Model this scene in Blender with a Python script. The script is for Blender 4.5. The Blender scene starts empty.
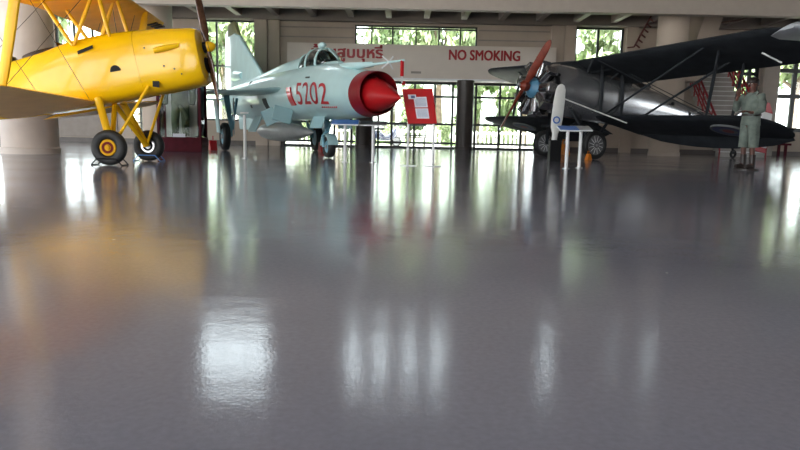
import bpy, bmesh, math, random
from mathutils import Vector, Matrix, Euler
random.seed(7)
S = bpy.context.scene
COL = S.collection
PI = math.pi
R = math.radians

# ---------------------------------------------------------------- camera
CAM_H, FPX, PITCH, ROLL = 0.6, 640.0, 8.18, 1.15
cam_d = bpy.data.cameras.new('camera')
cam = bpy.data.objects.new('camera', cam_d)
COL.objects.link(cam)
cam_d.sensor_width = 36.0
cam_d.lens = FPX / 800 * 36
cam_d.clip_end = 400
CM = Matrix.Rotation(R(90 - PITCH), 3, 'X') @ Matrix.Rotation(R(ROLL), 3, 'Z')
cam.matrix_world = Matrix.Translation((0, 0, CAM_H)) @ CM.to_4x4()
S.camera = cam

def ray(x, y):
    return CM @ Vector(((x - 400) / FPX, (225 - y) / FPX, -1))
def at(x, y, Y):
    """the point of the hall seen at a photo position, Y metres away"""
    d = ray(x, y)
    return Vector((0, 0, CAM_H)) + d * (Y / d.y)
def floor_at(x, y):
    d = ray(x, y)
    return Vector((0, 0, CAM_H)) + d * (-CAM_H / d.z)
def X_at(x, Y, y=130):
    return at(x, y, Y).x

# ---------------------------------------------------------------- materials
def mat(name, col, rough=0.5, metal=0.0, var=0.0, scale=4.0, bump=0.0, bscale=40.0, coat=0.0, col2=None, rvar=0.0, spec=0.5):
    m = bpy.data.materials.new(name)
    m.use_nodes = True
    nt = m.node_tree
    b = nt.nodes['Principled BSDF']
    b.inputs['Roughness'].default_value = rough
    b.inputs['Metallic'].default_value = metal
    b.inputs['Coat Weight'].default_value = coat
    b.inputs['Coat Roughness'].default_value = 0.06
    b.inputs['Specular IOR Level'].default_value = spec
    tc = nt.nodes.new('ShaderNodeTexCoord')
    n = nt.nodes.new('ShaderNodeTexNoise')
    n.inputs['Scale'].default_value = scale
    n.inputs['Detail'].default_value = 5
    nt.links.new(tc.outputs['Object'], n.inputs['Vector'])
    rp = nt.nodes.new('ShaderNodeValToRGB')
    rp.color_ramp.elements[0].position = 0.3
    rp.color_ramp.elements[1].position = 0.7
    c2 = col2 or [min(1, c * (1 + var)) for c in col]
    c1 = [c * (1 - var) for c in col]
    rp.color_ramp.elements[0].color = (*c1, 1)
    rp.color_ramp.elements[1].color = (*c2, 1)
    nt.links.new(n.outputs['Fac'], rp.inputs['Fac'])
    nt.links.new(rp.outputs['Color'], b.inputs['Base Color'])
    if rvar:
        mr = nt.nodes.new('ShaderNodeMapRange')
        mr.inputs['To Min'].default_value = max(0.02, rough - rvar)
        mr.inputs['To Max'].default_value = rough + rvar
        nt.links.new(n.outputs['Fac'], mr.inputs['Value'])
        nt.links.new(mr.outputs['Result'], b.inputs['Roughness'])
    if bump:
        n2 = nt.nodes.new('ShaderNodeTexNoise')
        n2.inputs['Scale'].default_value = bscale
        n2.inputs['Detail'].default_value = 4
        nt.links.new(tc.outputs['Object'], n2.inputs['Vector'])
        bp = nt.nodes.new('ShaderNodeBump')
        bp.inputs['Strength'].default_value = bump
        bp.inputs['Distance'].default_value = 0.02
        nt.links.new(n2.outputs['Fac'], bp.inputs['Height'])
        nt.links.new(bp.outputs['Normal'], b.inputs['Normal'])
    return m

def glass_mat(name, tint=(0.95, 0.98, 0.97), refl=0.12):
    m = bpy.data.materials.new(name)
    m.use_nodes = True
    nt = m.node_tree
    for n in list(nt.nodes):
        if n.type == 'BSDF_PRINCIPLED': nt.nodes.remove(n)
    out = nt.nodes['Material Output']
    tr = nt.nodes.new('ShaderNodeBsdfTransparent'); tr.inputs['Color'].default_value = (*tint, 1)
    gl = nt.nodes.new('ShaderNodeBsdfGlossy'); gl.inputs['Roughness'].default_value = 0.03
    fr = nt.nodes.new('ShaderNodeFresnel'); fr.inputs['IOR'].default_value = 1.3 + refl
    mx = nt.nodes.new('ShaderNodeMixShader')
    nt.links.new(fr.outputs['Fac'], mx.inputs['Fac'])
    nt.links.new(tr.outputs['BSDF'], mx.inputs[1])
    nt.links.new(gl.outputs['BSDF'], mx.inputs[2])
    nt.links.new(mx.outputs['Shader'], out.inputs['Surface'])
    return m

M = {}
M['wall'] = mat('wall_paint', (0.46, 0.375, 0.305), 0.7, var=0.05, scale=1.5, bump=0.05)
M['band'] = mat('white_band_paint', (0.64, 0.56, 0.49), 0.6, var=0.03, scale=2)
M['darkhall'] = mat('low_bounce_hall_paint', (0.20, 0.18, 0.165), 0.8, var=0.05, scale=1)  # tone of the unseen walls and ceiling, kept dark to cut bounced light
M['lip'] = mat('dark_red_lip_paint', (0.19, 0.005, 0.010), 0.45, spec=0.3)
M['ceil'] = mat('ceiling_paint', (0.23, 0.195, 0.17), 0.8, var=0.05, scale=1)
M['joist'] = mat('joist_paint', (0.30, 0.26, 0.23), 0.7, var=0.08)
M['beam'] = mat('beam_paint', (0.40, 0.345, 0.30), 0.6, var=0.04)
M['pillar'] = mat('pillar_concrete', (0.58, 0.51, 0.46), 0.55, var=0.08, scale=2.5, bump=0.06)
M['darkpillar'] = mat('backlit_column_brown', (0.055, 0.042, 0.036), 0.45, var=0.15)  # backlit silhouette put into the column colour; the bench seat reuses it
M['frame'] = mat('dark_window_frame', (0.02, 0.022, 0.022), 0.4, var=0.1)
M['lowwall'] = mat('pale_dado_paint', (0.6, 0.58, 0.56), 0.6, var=0.04)
M['base'] = mat('baseboard_paint', (0.13, 0.11, 0.10), 0.5, var=0.1)
M['glass'] = glass_mat('window_glass')
M['caseglass'] = glass_mat('case_glass', (0.95, 0.97, 0.96), -0.13)
M['rim'] = mat('silver_wheel_paint', (0.16, 0.16, 0.165), 0.45, metal=0.2, var=0.05)
M['red_letter'] = mat('red_letter_paint', (0.33, 0.012, 0.016), 0.5, var=0.05)
M['yellow'] = mat('yellow_aircraft_dope', (0.95, 0.545, 0.003), 0.22, var=0.03, scale=2, coat=0.25, rvar=0.05, spec=0.35, bump=0.03, bscale=5)
M['yellowdk'] = mat('yellow_strut_paint', (0.90, 0.50, 0.006), 0.35, var=0.05, coat=0.1, spec=0.3)
M['underwing'] = mat('tan_wing_underside', (0.96, 0.64, 0.30), 0.5, var=0.08, scale=3, bump=0.05, bscale=8)
M['orangewing'] = mat('orange_wing_underside', (0.95, 0.47, 0.008), 0.5, var=0.08, scale=3)
M['wood'] = mat('dark_propeller_wood', (0.10, 0.045, 0.025), 0.25, var=0.3, scale=12, coat=0.5)
M['black'] = mat('black_rubber', (0.018, 0.018, 0.018), 0.6, var=0.2, scale=20)
M['blackpaint'] = mat('black_paint', (0.010, 0.010, 0.011), 0.55, var=0.1, spec=0.15)
M['wire'] = mat('steel_wire', (0.09, 0.08, 0.075), 0.4, metal=0.6)
M['red'] = mat('red_gloss_paint', (0.50, 0.01, 0.014), 0.28, var=0.05, coat=0.5)
M['rednose'] = mat('red_nose_paint', (0.36, 0.005, 0.008), 0.42, var=0.08, spec=0.3)
M['darkred'] = mat('dark_red_intake', (0.20, 0.008, 0.012), 0.5)
M['mig'] = mat('pale_blue_aircraft_paint', (0.43, 0.64, 0.65), 0.33, var=0.06, scale=2.5, coat=0.4, bump=0.02, bscale=4)
M['migwing'] = mat('pale_blue_wing_paint', (0.30, 0.50, 0.54), 0.38, var=0.06, scale=2)
M['migleg'] = mat('blue_grey_gear_paint', (0.20, 0.42, 0.52), 0.4, var=0.1)
M['olive'] = mat('olive_dielectric_paint', (0.20, 0.20, 0.09), 0.6, var=0.1)
M['tank'] = mat('grey_tank_paint', (0.36, 0.37, 0.37), 0.3, metal=0.3, var=0.08)
M['canopy'] = glass_mat('canopy_glass', (0.62, 0.70, 0.70), 0.2)
M['cockpit'] = mat('dark_cockpit_lining', (0.035, 0.05, 0.05), 0.6, var=0.2)
M['steel'] = mat('bare_steel', (0.45, 0.45, 0.46), 0.3, metal=0.9, var=0.1)
M['chrome'] = mat('polished_cylinder_metal', (0.55, 0.55, 0.57), 0.16, metal=1.0, var=0.25, scale=15)
M['gunmetal'] = mat('dark_silver_fuselage_paint', (0.42, 0.425, 0.44), 0.27, metal=0.75, var=0.1, scale=2, coat=0.3, bump=0.04, bscale=3)
M['darkwing'] = mat('charcoal_wing_dope', (0.026, 0.029, 0.034), 0.6, var=0.2, scale=2.5, spec=0.2)
M['darkunder'] = mat('charcoal_wing_underside', (0.026, 0.029, 0.034), 0.65, var=0.25, scale=3, spec=0.15)
M['redprop'] = mat('red_brown_propeller_varnish', (0.19, 0.032, 0.016), 0.45, var=0.25, scale=8, coat=0.1, spec=0.3)
M['bluehub'] = mat('blue_crankcase_paint', (0.10, 0.27, 0.42), 0.4, var=0.1)
M['white'] = mat('white_paint', (0.78, 0.78, 0.78), 0.35, var=0.03)
M['offwhite'] = mat('off_white_blade_paint', (0.66, 0.66, 0.63), 0.35, var=0.06)
M['insignia_blue'] = mat('insignia_blue', (0.02, 0.028, 0.10), 0.5)
M['insignia_red'] = mat('insignia_red', (0.45, 0.012, 0.02), 0.4)
M['bluepanel'] = mat('blue_panel_print', (0.03, 0.14, 0.48), 0.35, var=0.08)
M['greypanel'] = mat('grey_panel_print', (0.35, 0.36, 0.36), 0.4, var=0.1)
M['darkpanel'] = mat('dark_panel_print', (0.06, 0.06, 0.07), 0.4, var=0.1)
M['roundelgrey'] = mat('shaded_roundel_white', (0.15, 0.155, 0.16), 0.6, spec=0.2)  # white roundel rings, dimmed in the colour for the shade under the wing
M['paper'] = mat('paper', (0.72, 0.75, 0.82), 0.6)
M['print'] = mat('printed_ink', (0.12, 0.16, 0.30), 0.6)
M['maroon'] = mat('maroon_case_timber', (0.075, 0.006, 0.014), 0.6, var=0.2, scale=6, spec=0.15)
M['casepanel'] = mat('pale_case_lining', (0.48, 0.50, 0.46), 0.7, var=0.05)
M['suit'] = mat('olive_flight_suit_cloth', (0.10, 0.13, 0.08), 0.9, var=0.35, scale=7, bump=0.5, bscale=10)
M['uniform'] = mat('pale_green_uniform_cloth', (0.15, 0.18, 0.155), 0.9, var=0.25, scale=8, bump=0.4, bscale=12)
M['skin'] = mat('brown_mannequin_skin', (0.13, 0.055, 0.04), 0.5, var=0.1)
M['boot'] = mat('dark_brown_leather', (0.03, 0.02, 0.017), 0.4, var=0.2)
M['orange'] = mat('orange_chock_paint', (0.75, 0.22, 0.01), 0.45, var=0.1)
M['blueframe'] = mat('blue_steel_stand_paint', (0.10, 0.24, 0.55), 0.4, var=0.1)
M['redrail'] = mat('red_rail_paint', (0.36, 0.02, 0.028), 0.4, var=0.1)
M['step'] = mat('grey_concrete_step', (0.42, 0.39, 0.36), 0.7, var=0.1)
M['leaf'] = mat('green_leaves', (0.10, 0.155, 0.07), 0.5, col2=(0.30, 0.37, 0.19), scale=0.9)
M['leaf2'] = mat('dark_green_leaves', (0.06, 0.15, 0.03), 0.5, col2=(0.18, 0.32, 0.07), scale=0.9)
M['bark'] = mat('grey_brown_bark', (0.16, 0.12, 0.09), 0.9, var=0.3, scale=6, bump=0.5, bscale=14)
M['ground'] = mat('pale_concrete_paving', (0.55, 0.54, 0.50), 0.8, var=0.08, scale=0.6)
M['grass'] = mat('lawn_green', (0.13, 0.24, 0.05), 0.9, var=0.3, scale=3)
M['palewall'] = mat('pale_render', (0.62, 0.64, 0.66), 0.8, var=0.05)
M['scootblue'] = mat('scooter_blue_paint', (0.015, 0.03, 0.10), 0.3, coat=0.5)
M['lightgrey'] = mat('light_grey_aircraft_paint', (0.34, 0.36, 0.39), 0.4, var=0.06)
M['pipe'] = mat('brown_pipe_paint', (0.13, 0.07, 0.05), 0.5)

def floor_mat():
    m = mat('grey_epoxy_floor', (0.205, 0.203, 0.240), 0.13, var=0.10, scale=0.55, spec=0.30)
    nt = m.node_tree
    b = nt.nodes['Principled BSDF']
    tc = nt.nodes['Texture Coordinate']
    # roughness patches
    n = nt.nodes.new('ShaderNodeTexNoise'); n.inputs['Scale'].default_value = 0.9; n.inputs['Detail'].default_value = 6
    nt.links.new(tc.outputs['Object'], n.inputs['Vector'])
    mr = nt.nodes.new('ShaderNodeMapRange')
    mr.inputs['From Min'].default_value = 0.3; mr.inputs['From Max'].default_value = 0.7
    mr.inputs['To Min'].default_value = 0.09; mr.inputs['To Max'].default_value = 0.15
    nt.links.new(n.outputs['Fac'], mr.inputs['Value'])
    nt.links.new(mr.outputs['Result'], b.inputs['Roughness'])
    # fine mottling of the coating and scattered pale chips
    n5 = nt.nodes.new('ShaderNodeTexNoise'); n5.inputs['Scale'].default_value = 55; n5.inputs['Detail'].default_value = 6
    nt.links.new(tc.outputs['Object'], n5.inputs['Vector'])
    m5 = nt.nodes.new('ShaderNodeMapRange'); m5.inputs['From Min'].default_value = 0.3; m5.inputs['From Max'].default_value = 0.7
    m5.inputs['To Min'].default_value = 0.93; m5.inputs['To Max'].default_value = 1.07
    nt.links.new(n5.outputs['Fac'], m5.inputs['Value'])
    mu = nt.nodes.new('ShaderNodeMix'); mu.data_type = 'RGBA'; mu.blend_type = 'MULTIPLY'; mu.inputs[0].default_value = 1.0
    src = b.inputs['Base Color'].links[0].from_socket
    nt.links.new(src, mu.inputs[6]); nt.links.new(m5.outputs['Result'], mu.inputs[7])
    vo = nt.nodes.new('ShaderNodeTexVoronoi'); vo.inputs['Scale'].default_value = 2.2
    nt.links.new(tc.outputs['Object'], vo.inputs['Vector'])
    lt = nt.nodes.new('ShaderNodeMath'); lt.operation = 'LESS_THAN'; lt.inputs[1].default_value = 0.022
    nt.links.new(vo.outputs['Distance'], lt.inputs[0])
    ch = nt.nodes.new('ShaderNodeMix'); ch.data_type = 'RGBA'
    ch.inputs[7].default_value = (0.6, 0.6, 0.6, 1)
    nt.links.new(lt.outputs[0], ch.inputs[0]); nt.links.new(mu.outputs[2], ch.inputs[6])
    nt.links.new(ch.outputs[2], b.inputs['Base Color'])
    # trowel waves and fine orange-peel grain
    n1 = nt.nodes.new('ShaderNodeTexNoise'); n1.inputs['Scale'].default_value = 5.0; n1.inputs['Detail'].default_value = 3
    n2 = nt.nodes.new('ShaderNodeTexNoise'); n2.inputs['Scale'].default_value = 90; n2.inputs['Detail'].default_value = 2
    for q in (n1, n2): nt.links.new(tc.outputs['Object'], q.inputs['Vector'])
    b1 = nt.nodes.new('ShaderNodeBump'); b1.inputs['Strength'].default_value = 0.22; b1.inputs['Distance'].default_value = 0.006
    b2 = nt.nodes.new('ShaderNodeBump'); b2.inputs['Strength'].default_value = 0.22; b2.inputs['Distance'].default_value = 0.0015
    nt.links.new(n1.outputs['Fac'], b1.inputs['Height'])
    nt.links.new(n2.outputs['Fac'], b2.inputs['Height'])
    nt.links.new(b1.outputs['Normal'], b2.inputs['Normal'])
    nt.links.new(b2.outputs['Normal'], b.inputs['Normal'])
    return m
M['floor'] = floor_mat()
M['darkrail'] = mat('dark_red_brown_rail', (0.10, 0.018, 0.015), 0.5)
M['hubyellow'] = mat('matt_yellow_wheel', (0.75, 0.38, 0.01), 0.6, spec=0.15)
M['hubred'] = mat('matt_red_wheel', (0.16, 0.012, 0.01), 0.6, spec=0.15)

# ---------------------------------------------------------------- mesh builder
class MB:
    def __init__(s):
        s.v = []; s.f = []; s.mi = []
    def add(s, verts, faces, mi=0):
        o = len(s.v)
        s.v += [Vector(p) for p in verts]
        s.f += [[i + o for i in f] for f in faces]
        s.mi += [mi] * len(faces)
        return s
    def box(s, lo, hi, mi=0):
        (a, b, c), (d, e, f) = lo, hi
        return s.add([(a,b,c),(d,b,c),(d,e,c),(a,e,c),(a,b,f),(d,b,f),(d,e,f),(a,e,f)],
                     [(0,3,2,1),(4,5,6,7),(0,1,5,4),(1,2,6,5),(2,3,7,6),(3,0,4,7)], mi)
    def obox(s, c, size, mtx=None, mi=0):
        """box at centre c, turned by a 3x3 matrix"""
        hx, hy, hz = [q / 2 for q in size]
        P = [Vector(p) for p in [(-hx,-hy,-hz),(hx,-hy,-hz),(hx,hy,-hz),(-hx,hy,-hz),(-hx,-hy,hz),(hx,-hy,hz),(hx,hy,hz),(-hx,hy,hz)]]
        if mtx: P = [mtx @ p for p in P]
        c = Vector(c)
        return s.add([p + c for p in P], [(0,3,2,1),(4,5,6,7),(0,1,5,4),(1,2,6,5),(2,3,7,6),(3,0,4,7)], mi)
    def rings(s, rings, cap0=True, cap1=True, closed=False, mi=0):
        n = len(rings[0]); V = []; F = []
        for r in rings: V += r
        m = len(rings)
        for k in range(m if closed else m - 1):
            a, b = k * n, ((k + 1) % m) * n
            for i in range(n):
                j = (i + 1) % n
                F.append((a + i, a + j, b + j, b + i))
        if not closed:
            if cap0: F.append(tuple(reversed(range(n))))
            if cap1: F.append(tuple(range((m - 1) * n, m * n)))
        return s.add(V, F, mi)
    def tube(s, pts, r, seg=10, mi=0, flat=1.0, side=None):
        """swept tube; r a number or one per point; flat squashes it across 'side'"""
        pts = [Vector(p) for p in pts]
        rr = r if isinstance(r, (list, tuple)) else [r] * len(pts)
        rs = []
        for k, p in enumerate(pts):
            d = (pts[min(k + 1, len(pts) - 1)] - pts[max(k - 1, 0)]).normalized()
            ref = Vector(side) if side else (Vector((0, 0, 1)) if abs(d.z) < 0.9 else Vector((1, 0, 0)))
            u = d.cross(ref).normalized(); w = u.cross(d).normalized()
            rs.append([p + (u * math.cos(2*PI*i/seg) * flat + w * math.sin(2*PI*i/seg)) * rr[k] for i in range(seg)])
        return s.rings(rs, mi=mi)
    def lathe(s, prof, c=(0,0,0), axis=(0,0,1), seg=28, mi=0, closed=False):
        """prof: list of (radius, distance along axis)"""
        ax = Vector(axis).normalized()
        ref = Vector((0,0,1)) if abs(ax.z) < 0.9 else Vector((1,0,0))
        u = ax.cross(ref).normalized(); w = ax.cross(u).normalized()
        c = Vector(c); rs = []
        for rad, h in prof:
            rs.append([c + ax * h + (u * math.cos(2*PI*i/seg) + w * math.sin(2*PI*i/seg)) * max(rad, 1e-4) for i in range(seg)])
        return s.rings(rs, closed=closed, mi=mi)
    def prism(s, poly, ext, mi=0):
        """poly of 3D points swept by vector ext"""
        n = len(poly); e = Vector(ext); P = [Vector(p) for p in poly]
        F = [tuple(reversed(range(n))), tuple(range(n, 2*n))]
        for i in range(n):
            j = (i + 1) % n
            F.append((i, j, n + j, n + i))
        return s.add(P + [p + e for p in P], F, mi)
    def ball(s, c, r, seg=14, mi=0):
        rx, ry, rz = r if isinstance(r, (tuple, list)) else (r, r, r)
        c = Vector(c); k = seg // 2
        rs = []
        for a in range(k + 1):
            t = PI * a / k
            q = max(math.sin(t), 1e-3)
            rs.append([c + Vector((rx*q*math.cos(2*PI*i/seg), ry*q*math.sin(2*PI*i/seg), -rz*math.cos(t))) for i in range(seg)])
        return s.rings(rs, mi=mi)
    def build(s, name, mats, parent=None, angle=35, bevel=0.0):
        me = bpy.data.meshes.new(name)
        me.from_pydata([tuple(p) for p in s.v], [], s.f)
        bm = bmesh.new(); bm.from_mesh(me)
        bmesh.ops.recalc_face_normals(bm, faces=bm.faces)
        bm.to_mesh(me); bm.free()
        if not isinstance(mats, (list, tuple)): mats = [mats]
        for m in mats: me.materials.append(m)
        me.polygons.foreach_set('material_index', s.mi)
        me.polygons.foreach_set('use_smooth', [True] * len(me.polygons))
        me.set_sharp_from_angle(angle=R(angle))
        o = bpy.data.objects.new(name, me)
        COL.objects.link(o)
        if parent: o.parent = parent
        if bevel:
            b = o.modifiers.new('bevel', 'BEVEL'); b.width = bevel; b.segments = 2; b.limit_method = 'ANGLE'
        return o

def tag(o, label, cat, group=None, kind=None):
    if label: o['label'] = label
    if cat: o['category'] = cat
    if group: o['group'] = group
    if kind: o['kind'] = kind
    return o
def thing(name, label, cat, loc=(0,0,0), rot=(0,0,0), group=None):
    o = bpy.data.objects.new(name, None)
    o.empty_display_size = 0.2
    COL.objects.link(o)
    o.location = loc; o.rotation_euler = rot
    return tag(o, label, cat, group)
def struct(name, mb, m, label=None, cat=None, parent=None):
    o = mb.build(name, m, parent)
    if not parent:
        o['kind'] = 'structure'
        tag(o, label or name.replace('_', ' '), cat or name.split('_')[0])
    return o
def copy_thing(root, loc, rotz, label, group=None):
    r = root.copy(); COL.objects.link(r)
    r.location = loc; r.rotation_euler = (0, 0, rotz); r['label'] = label
    if group: r['group'] = group
    for ch in list(root.children):
        c = ch.copy(); COL.objects.link(c); c.parent = r
        for g in list(ch.children):
            d = g.copy(); COL.objects.link(d); d.parent = c
    return r
def text_mesh(body, size, depth=0.0, bold=0.0, width=None, align='LEFT', res=3):
    cu = bpy.data.curves.new('text', 'FONT')
    cu.body = body; cu.size = size; cu.extrude = depth; cu.offset = bold; cu.align_x = align
    cu.resolution_u = res
    o = bpy.data.objects.new('text', cu); COL.objects.link(o)
    dg = bpy.context.evaluated_depsgraph_get()
    me = bpy.data.meshes.new_from_object(o.evaluated_get(dg))
    bpy.data.objects.remove(o)
    if width:
        xs = [v.co.x for v in me.vertices]
        k = width / (max(xs) - min(xs)); x0 = min(xs)
        for v in me.vertices: v.co.x = (v.co.x - x0) * k
    return me
def link_mesh(name, me, m, parent=None):
    me.name = name
    me.materials.clear(); me.materials.append(m)
    o = bpy.data.objects.new(name, me); COL.objects.link(o)
    if parent: o.parent = parent
    return o

def airfoil(t=0.12, n=9, camber=0.02):
    """closed outline, x 0 (leading edge) to 1, upper side first; returns points and is-underside flag"""
    xs = [0.5 * (1 - math.cos(PI * i / n)) for i in range(n + 1)]
    def th(x): return 5*t*(0.2969*math.sqrt(x) - 0.126*x - 0.3516*x*x + 0.2843*x**3 - 0.1015*x**4)
    def cb(x): return camber * 4 * x * (1 - x)
    up = [(x, cb(x) + th(x) + 0.001) for x in xs]
    lo = [(x, cb(x) - th(x) - 0.001) for x in xs]
    return list(reversed(up)) + lo[1:]     # trailing edge upper -> leading edge -> trailing edge lower
def wing(mb, secs, t=0.10, camber=0.02, n=9):
    """secs: (x of leading edge, y, z, chord, incidence deg). material 0 upper, 1 underside"""
    af = airfoil(t, n, camber)
    rs = []
    for (x, y, z, c, inc) in secs:
        ci, si = math.cos(R(inc)), math.sin(R(inc))
        ring = []
        for (u, w) in af:
            px, pz = u * c, w * c
            ring.append(Vector((x - px * ci, y, z - px * si + pz * ci)))
        rs.append(ring)
    f0 = len(mb.f)
    mb.rings(rs)
    m = len(af)
    nq = (len(rs) - 1) * m
    for k in range(nq):
        i = k % m
        mb.mi[f0 + k] = 0 if i < n else 1
    return mb
def tip_secs(x0, y0, z0, c0, x1, y1, z1, c1, inc, sweep_round=0.45, steps=6, nspan=5):
    """straight panel from root to tip with a rounded tip"""
    out = []
    L = abs(y1 - y0); rl = c1 * sweep_round / L
    for k in range(nspan + 1):
        f = (1 - rl) * k / nspan
        out.append((x0 + (x1-x0)*f, y0 + (y1-y0)*f, z0 + (z1-z0)*f, c0 + (c1-c0)*f, inc))
    for k in range(1, steps + 1):
        a = PI / 2 * k / steps
        f = 1 - rl + rl * math.sin(a)
        q = max(math.cos(a), 0.06)
        c = (c0 + (c1-c0)*f)
        out.append((x0 + (x1-x0)*f - c * (1 - q) * 0.42, y0 + (y1-y0)*f, z0 + (z1-z0)*f - c*(1-q)*0.42*math.sin(R(inc)), c * q, inc))
    return out
def sup(x, zc, w, h, n=2.3, seg=28, hb=None):
    """superellipse ring across the x axis; hb: half height below the centre"""
    hb = hb or h
    pts = []
    for i in range(seg):
        a = 2 * PI * i / seg
        c, s_ = math.cos(a), math.sin(a)
        y = w * math.copysign(abs(c) ** (2/n), c)
        z = (h if s_ > 0 else hb) * math.copysign(abs(s_) ** (2/n), s_)
        pts.append(Vector((x, y, zc + z)))
    return pts
def tyre_profile(rad, width, inner):
    hw = width / 2; out = []
    mid = (rad + inner) / 2; rr = (rad - inner) / 2
    for i in range(14):
        a = 2 * PI * i / 14
        out.append((mid + rr * math.cos(a), hw * math.copysign(abs(math.sin(a)) ** 0.75, math.sin(a))))
    return out
# ================================================================ the hall
YW = 26.0                        # inner face of the glazed back wall
struct('floor', MB().box((-22, -9, -0.2), (22, YW + 0.3, 0)), M['floor'])

def zat(x, y, Y): return at(x, y, Y).z
# openings of the back wall: (x0, x1, z0, z1)
OPEN = {
 'a': (-16.6, -15.3, 1.0, 5.0),
 'b': (-13.75, -11.6, 1.3, 5.0),
 'c': (X_at(204, YW), X_at(257, YW), 0.95, 4.86),
 'g': (X_at(131, YW), X_at(160, YW), 0.45, 2.5),
 'door': (X_at(283, YW), X_at(545, YW), 0.0, 2.62),
 'strip': (X_at(354, YW), X_at(474, YW), 4.0, 4.78),
 'd': (X_at(570, YW), X_at(618, YW), 2.9, 4.86),
 'e': (X_at(728, YW), X_at(754, YW), 2.2, 3.95),
 'f': (X_at(770, YW), X_at(832, YW), 0.95, 3.95),
 'u1': (-8.3, -5.5, 7.2, 10.2), 'u2': (-2.1, -1.6, 7.4, 10.2), 'u3': (-1.0, -0.5, 7.4, 10.2),
 'u4': (0.25, 0.72, 7.4, 10.2), 'u5': (1.45, 1.95, 7.4, 10.2), 'u6': (6.1, 6.45, 7.4, 10.2),
 'u7': (9.0, 9.2, 7.6, 9.4), 'u8': (10.5, 10.75, 7.4, 10.0),
}
def wall_cells(x0, x1, z0, z1, ops, y0, y1, axis='x'):
    xs = sorted({x0, x1} | {q for o in ops for q in o[:2]}); zs = sorted({z0, z1} | {q for o in ops for q in o[2:]})
    mb = MB()
    for i in range(len(zs) - 1):
        run = None
        for k in range(len(xs)):
            hole = True
            if k < len(xs) - 1:
                cx, cz = (xs[k] + xs[k+1]) / 2, (zs[i] + zs[i+1]) / 2
                hole = any(o[0] < cx < o[1] and o[2] < cz < o[3] for o in ops)
            if not hole and run is None: run = xs[k]
            if hole and run is not None:
                if axis == 'x': mb.box((run, y0, zs[i]), (xs[k], y1, zs[i+1]))
                else: mb.box((y0, run, zs[i]), (y1, xs[k], zs[i+1]))
                run = None
    return mb
struct('wall_back', wall_cells(-22, 22, 0, 12, list(OPEN.values()), YW, YW + 0.3), M['wall'])
# side and front walls with the wide openings that let the daylight in
struct('wall_left', wall_cells(-9, YW, 0, 12, [(-6, 2, 0, 5.5), (4, 11, 0, 5.5), (13.5, 20, 0.9, 5.0), (-6, 10, 7, 10.5)], -22.3, -22, 'y'), M['darkhall'])
struct('wall_right', wall_cells(-9, YW, 0, 12, [(15.0, 19.0, 0.9, 3.9)], 22, 22.3, 'y'), M['darkhall'])
struct('wall_front', wall_cells(-22, 22, 0, 12, [(-19, -7, 0, 5.5), (-5, 0, 0, 5.0), (-19, -4, 7.0, 10.5)], -9.3, -9), M['darkhall'])
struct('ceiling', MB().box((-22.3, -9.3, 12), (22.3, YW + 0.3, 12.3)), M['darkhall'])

# the gallery along the back wall: slab, joists, front beam
YG = 21.0
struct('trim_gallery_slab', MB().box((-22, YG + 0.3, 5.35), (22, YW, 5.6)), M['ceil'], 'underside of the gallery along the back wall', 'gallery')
zb = zat(400, 8.5, YG)
struct('trim_gallery_beam', MB().box((-22, YG, zb), (22, YG + 0.35, 6.2)), M['beam'], 'pale front beam of the gallery at the top', 'beam')
mb = MB()
x = -21.0
while x < 22:
    mb.box((x, YG + 0.35, 4.98), (x + 0.22, YW - 0.35, 5.35)); x += 1.45
mb.box((-22, 22.6, 5.1), (22, 22.8, 5.35)); mb.box((-22, 24.2, 5.1), (22, 24.4, 5.35))
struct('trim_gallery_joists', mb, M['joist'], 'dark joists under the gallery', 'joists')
struct('trim_wall_beam', MB().box((-22, YW - 0.35, 4.86), (22, YW, 5.35)), M['ceil'], 'beam along the head of the back wall', 'beam')
mb = MB()
for a, b in ((257, 269), (269.5, 281), (546, 558), (558.5, 569), (619, 630)):
    mb.box((X_at(a, YW), YW - 0.22 - (0.06 if a in (257, 558.5) else 0), 0), (X_at(b, YW), YW, 4.86))
struct('trim_pilasters', mb, M['wall'], 'pilasters on the back wall', 'pilaster')
struct('trim_right_pier', MB().box((X_at(755, YW), YW - 0.3, 0), (X_at(770, YW), YW, 4.2)), M['beam'], 'white pier between the windows at right', 'pier')
mb = MB()
for y in (4.25, 4.62):
    mb.box((X_at(281, YW), YW - 0.03, y), (X_at(353, YW), YW, y + 0.05))
    mb.box((X_at(475, YW), YW - 0.03, y), (X_at(545, YW), YW, y + 0.05))
struct('trim_wall_grooves', mb, M['joist'], 'thin ledges on the upper back wall', 'ledge')

# white band over the glass doors, and its rim
bx0, bx1 = X_at(290, YW), X_at(549, YW)
mb = MB()
N = 24
def bow(f): return 0.55 + 0.0 * f
mb.box((bx0, YW - 0.55, 2.72), (bx1, YW - 0.3, 3.98))
mb.box((bx0, YW - 0.3, 2.72), (bx1, YW, 2.85))
struct('trim_white_band', mb, M['band'], 'white fascia band above the glass doors carrying red lettering', 'band')
struct('trim_band_rim', MB().box((bx0, YW - 0.60, 2.64), (bx1, YW, 2.72)), M['white'], 'thin white rim under the fascia band', 'rim')

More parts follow.
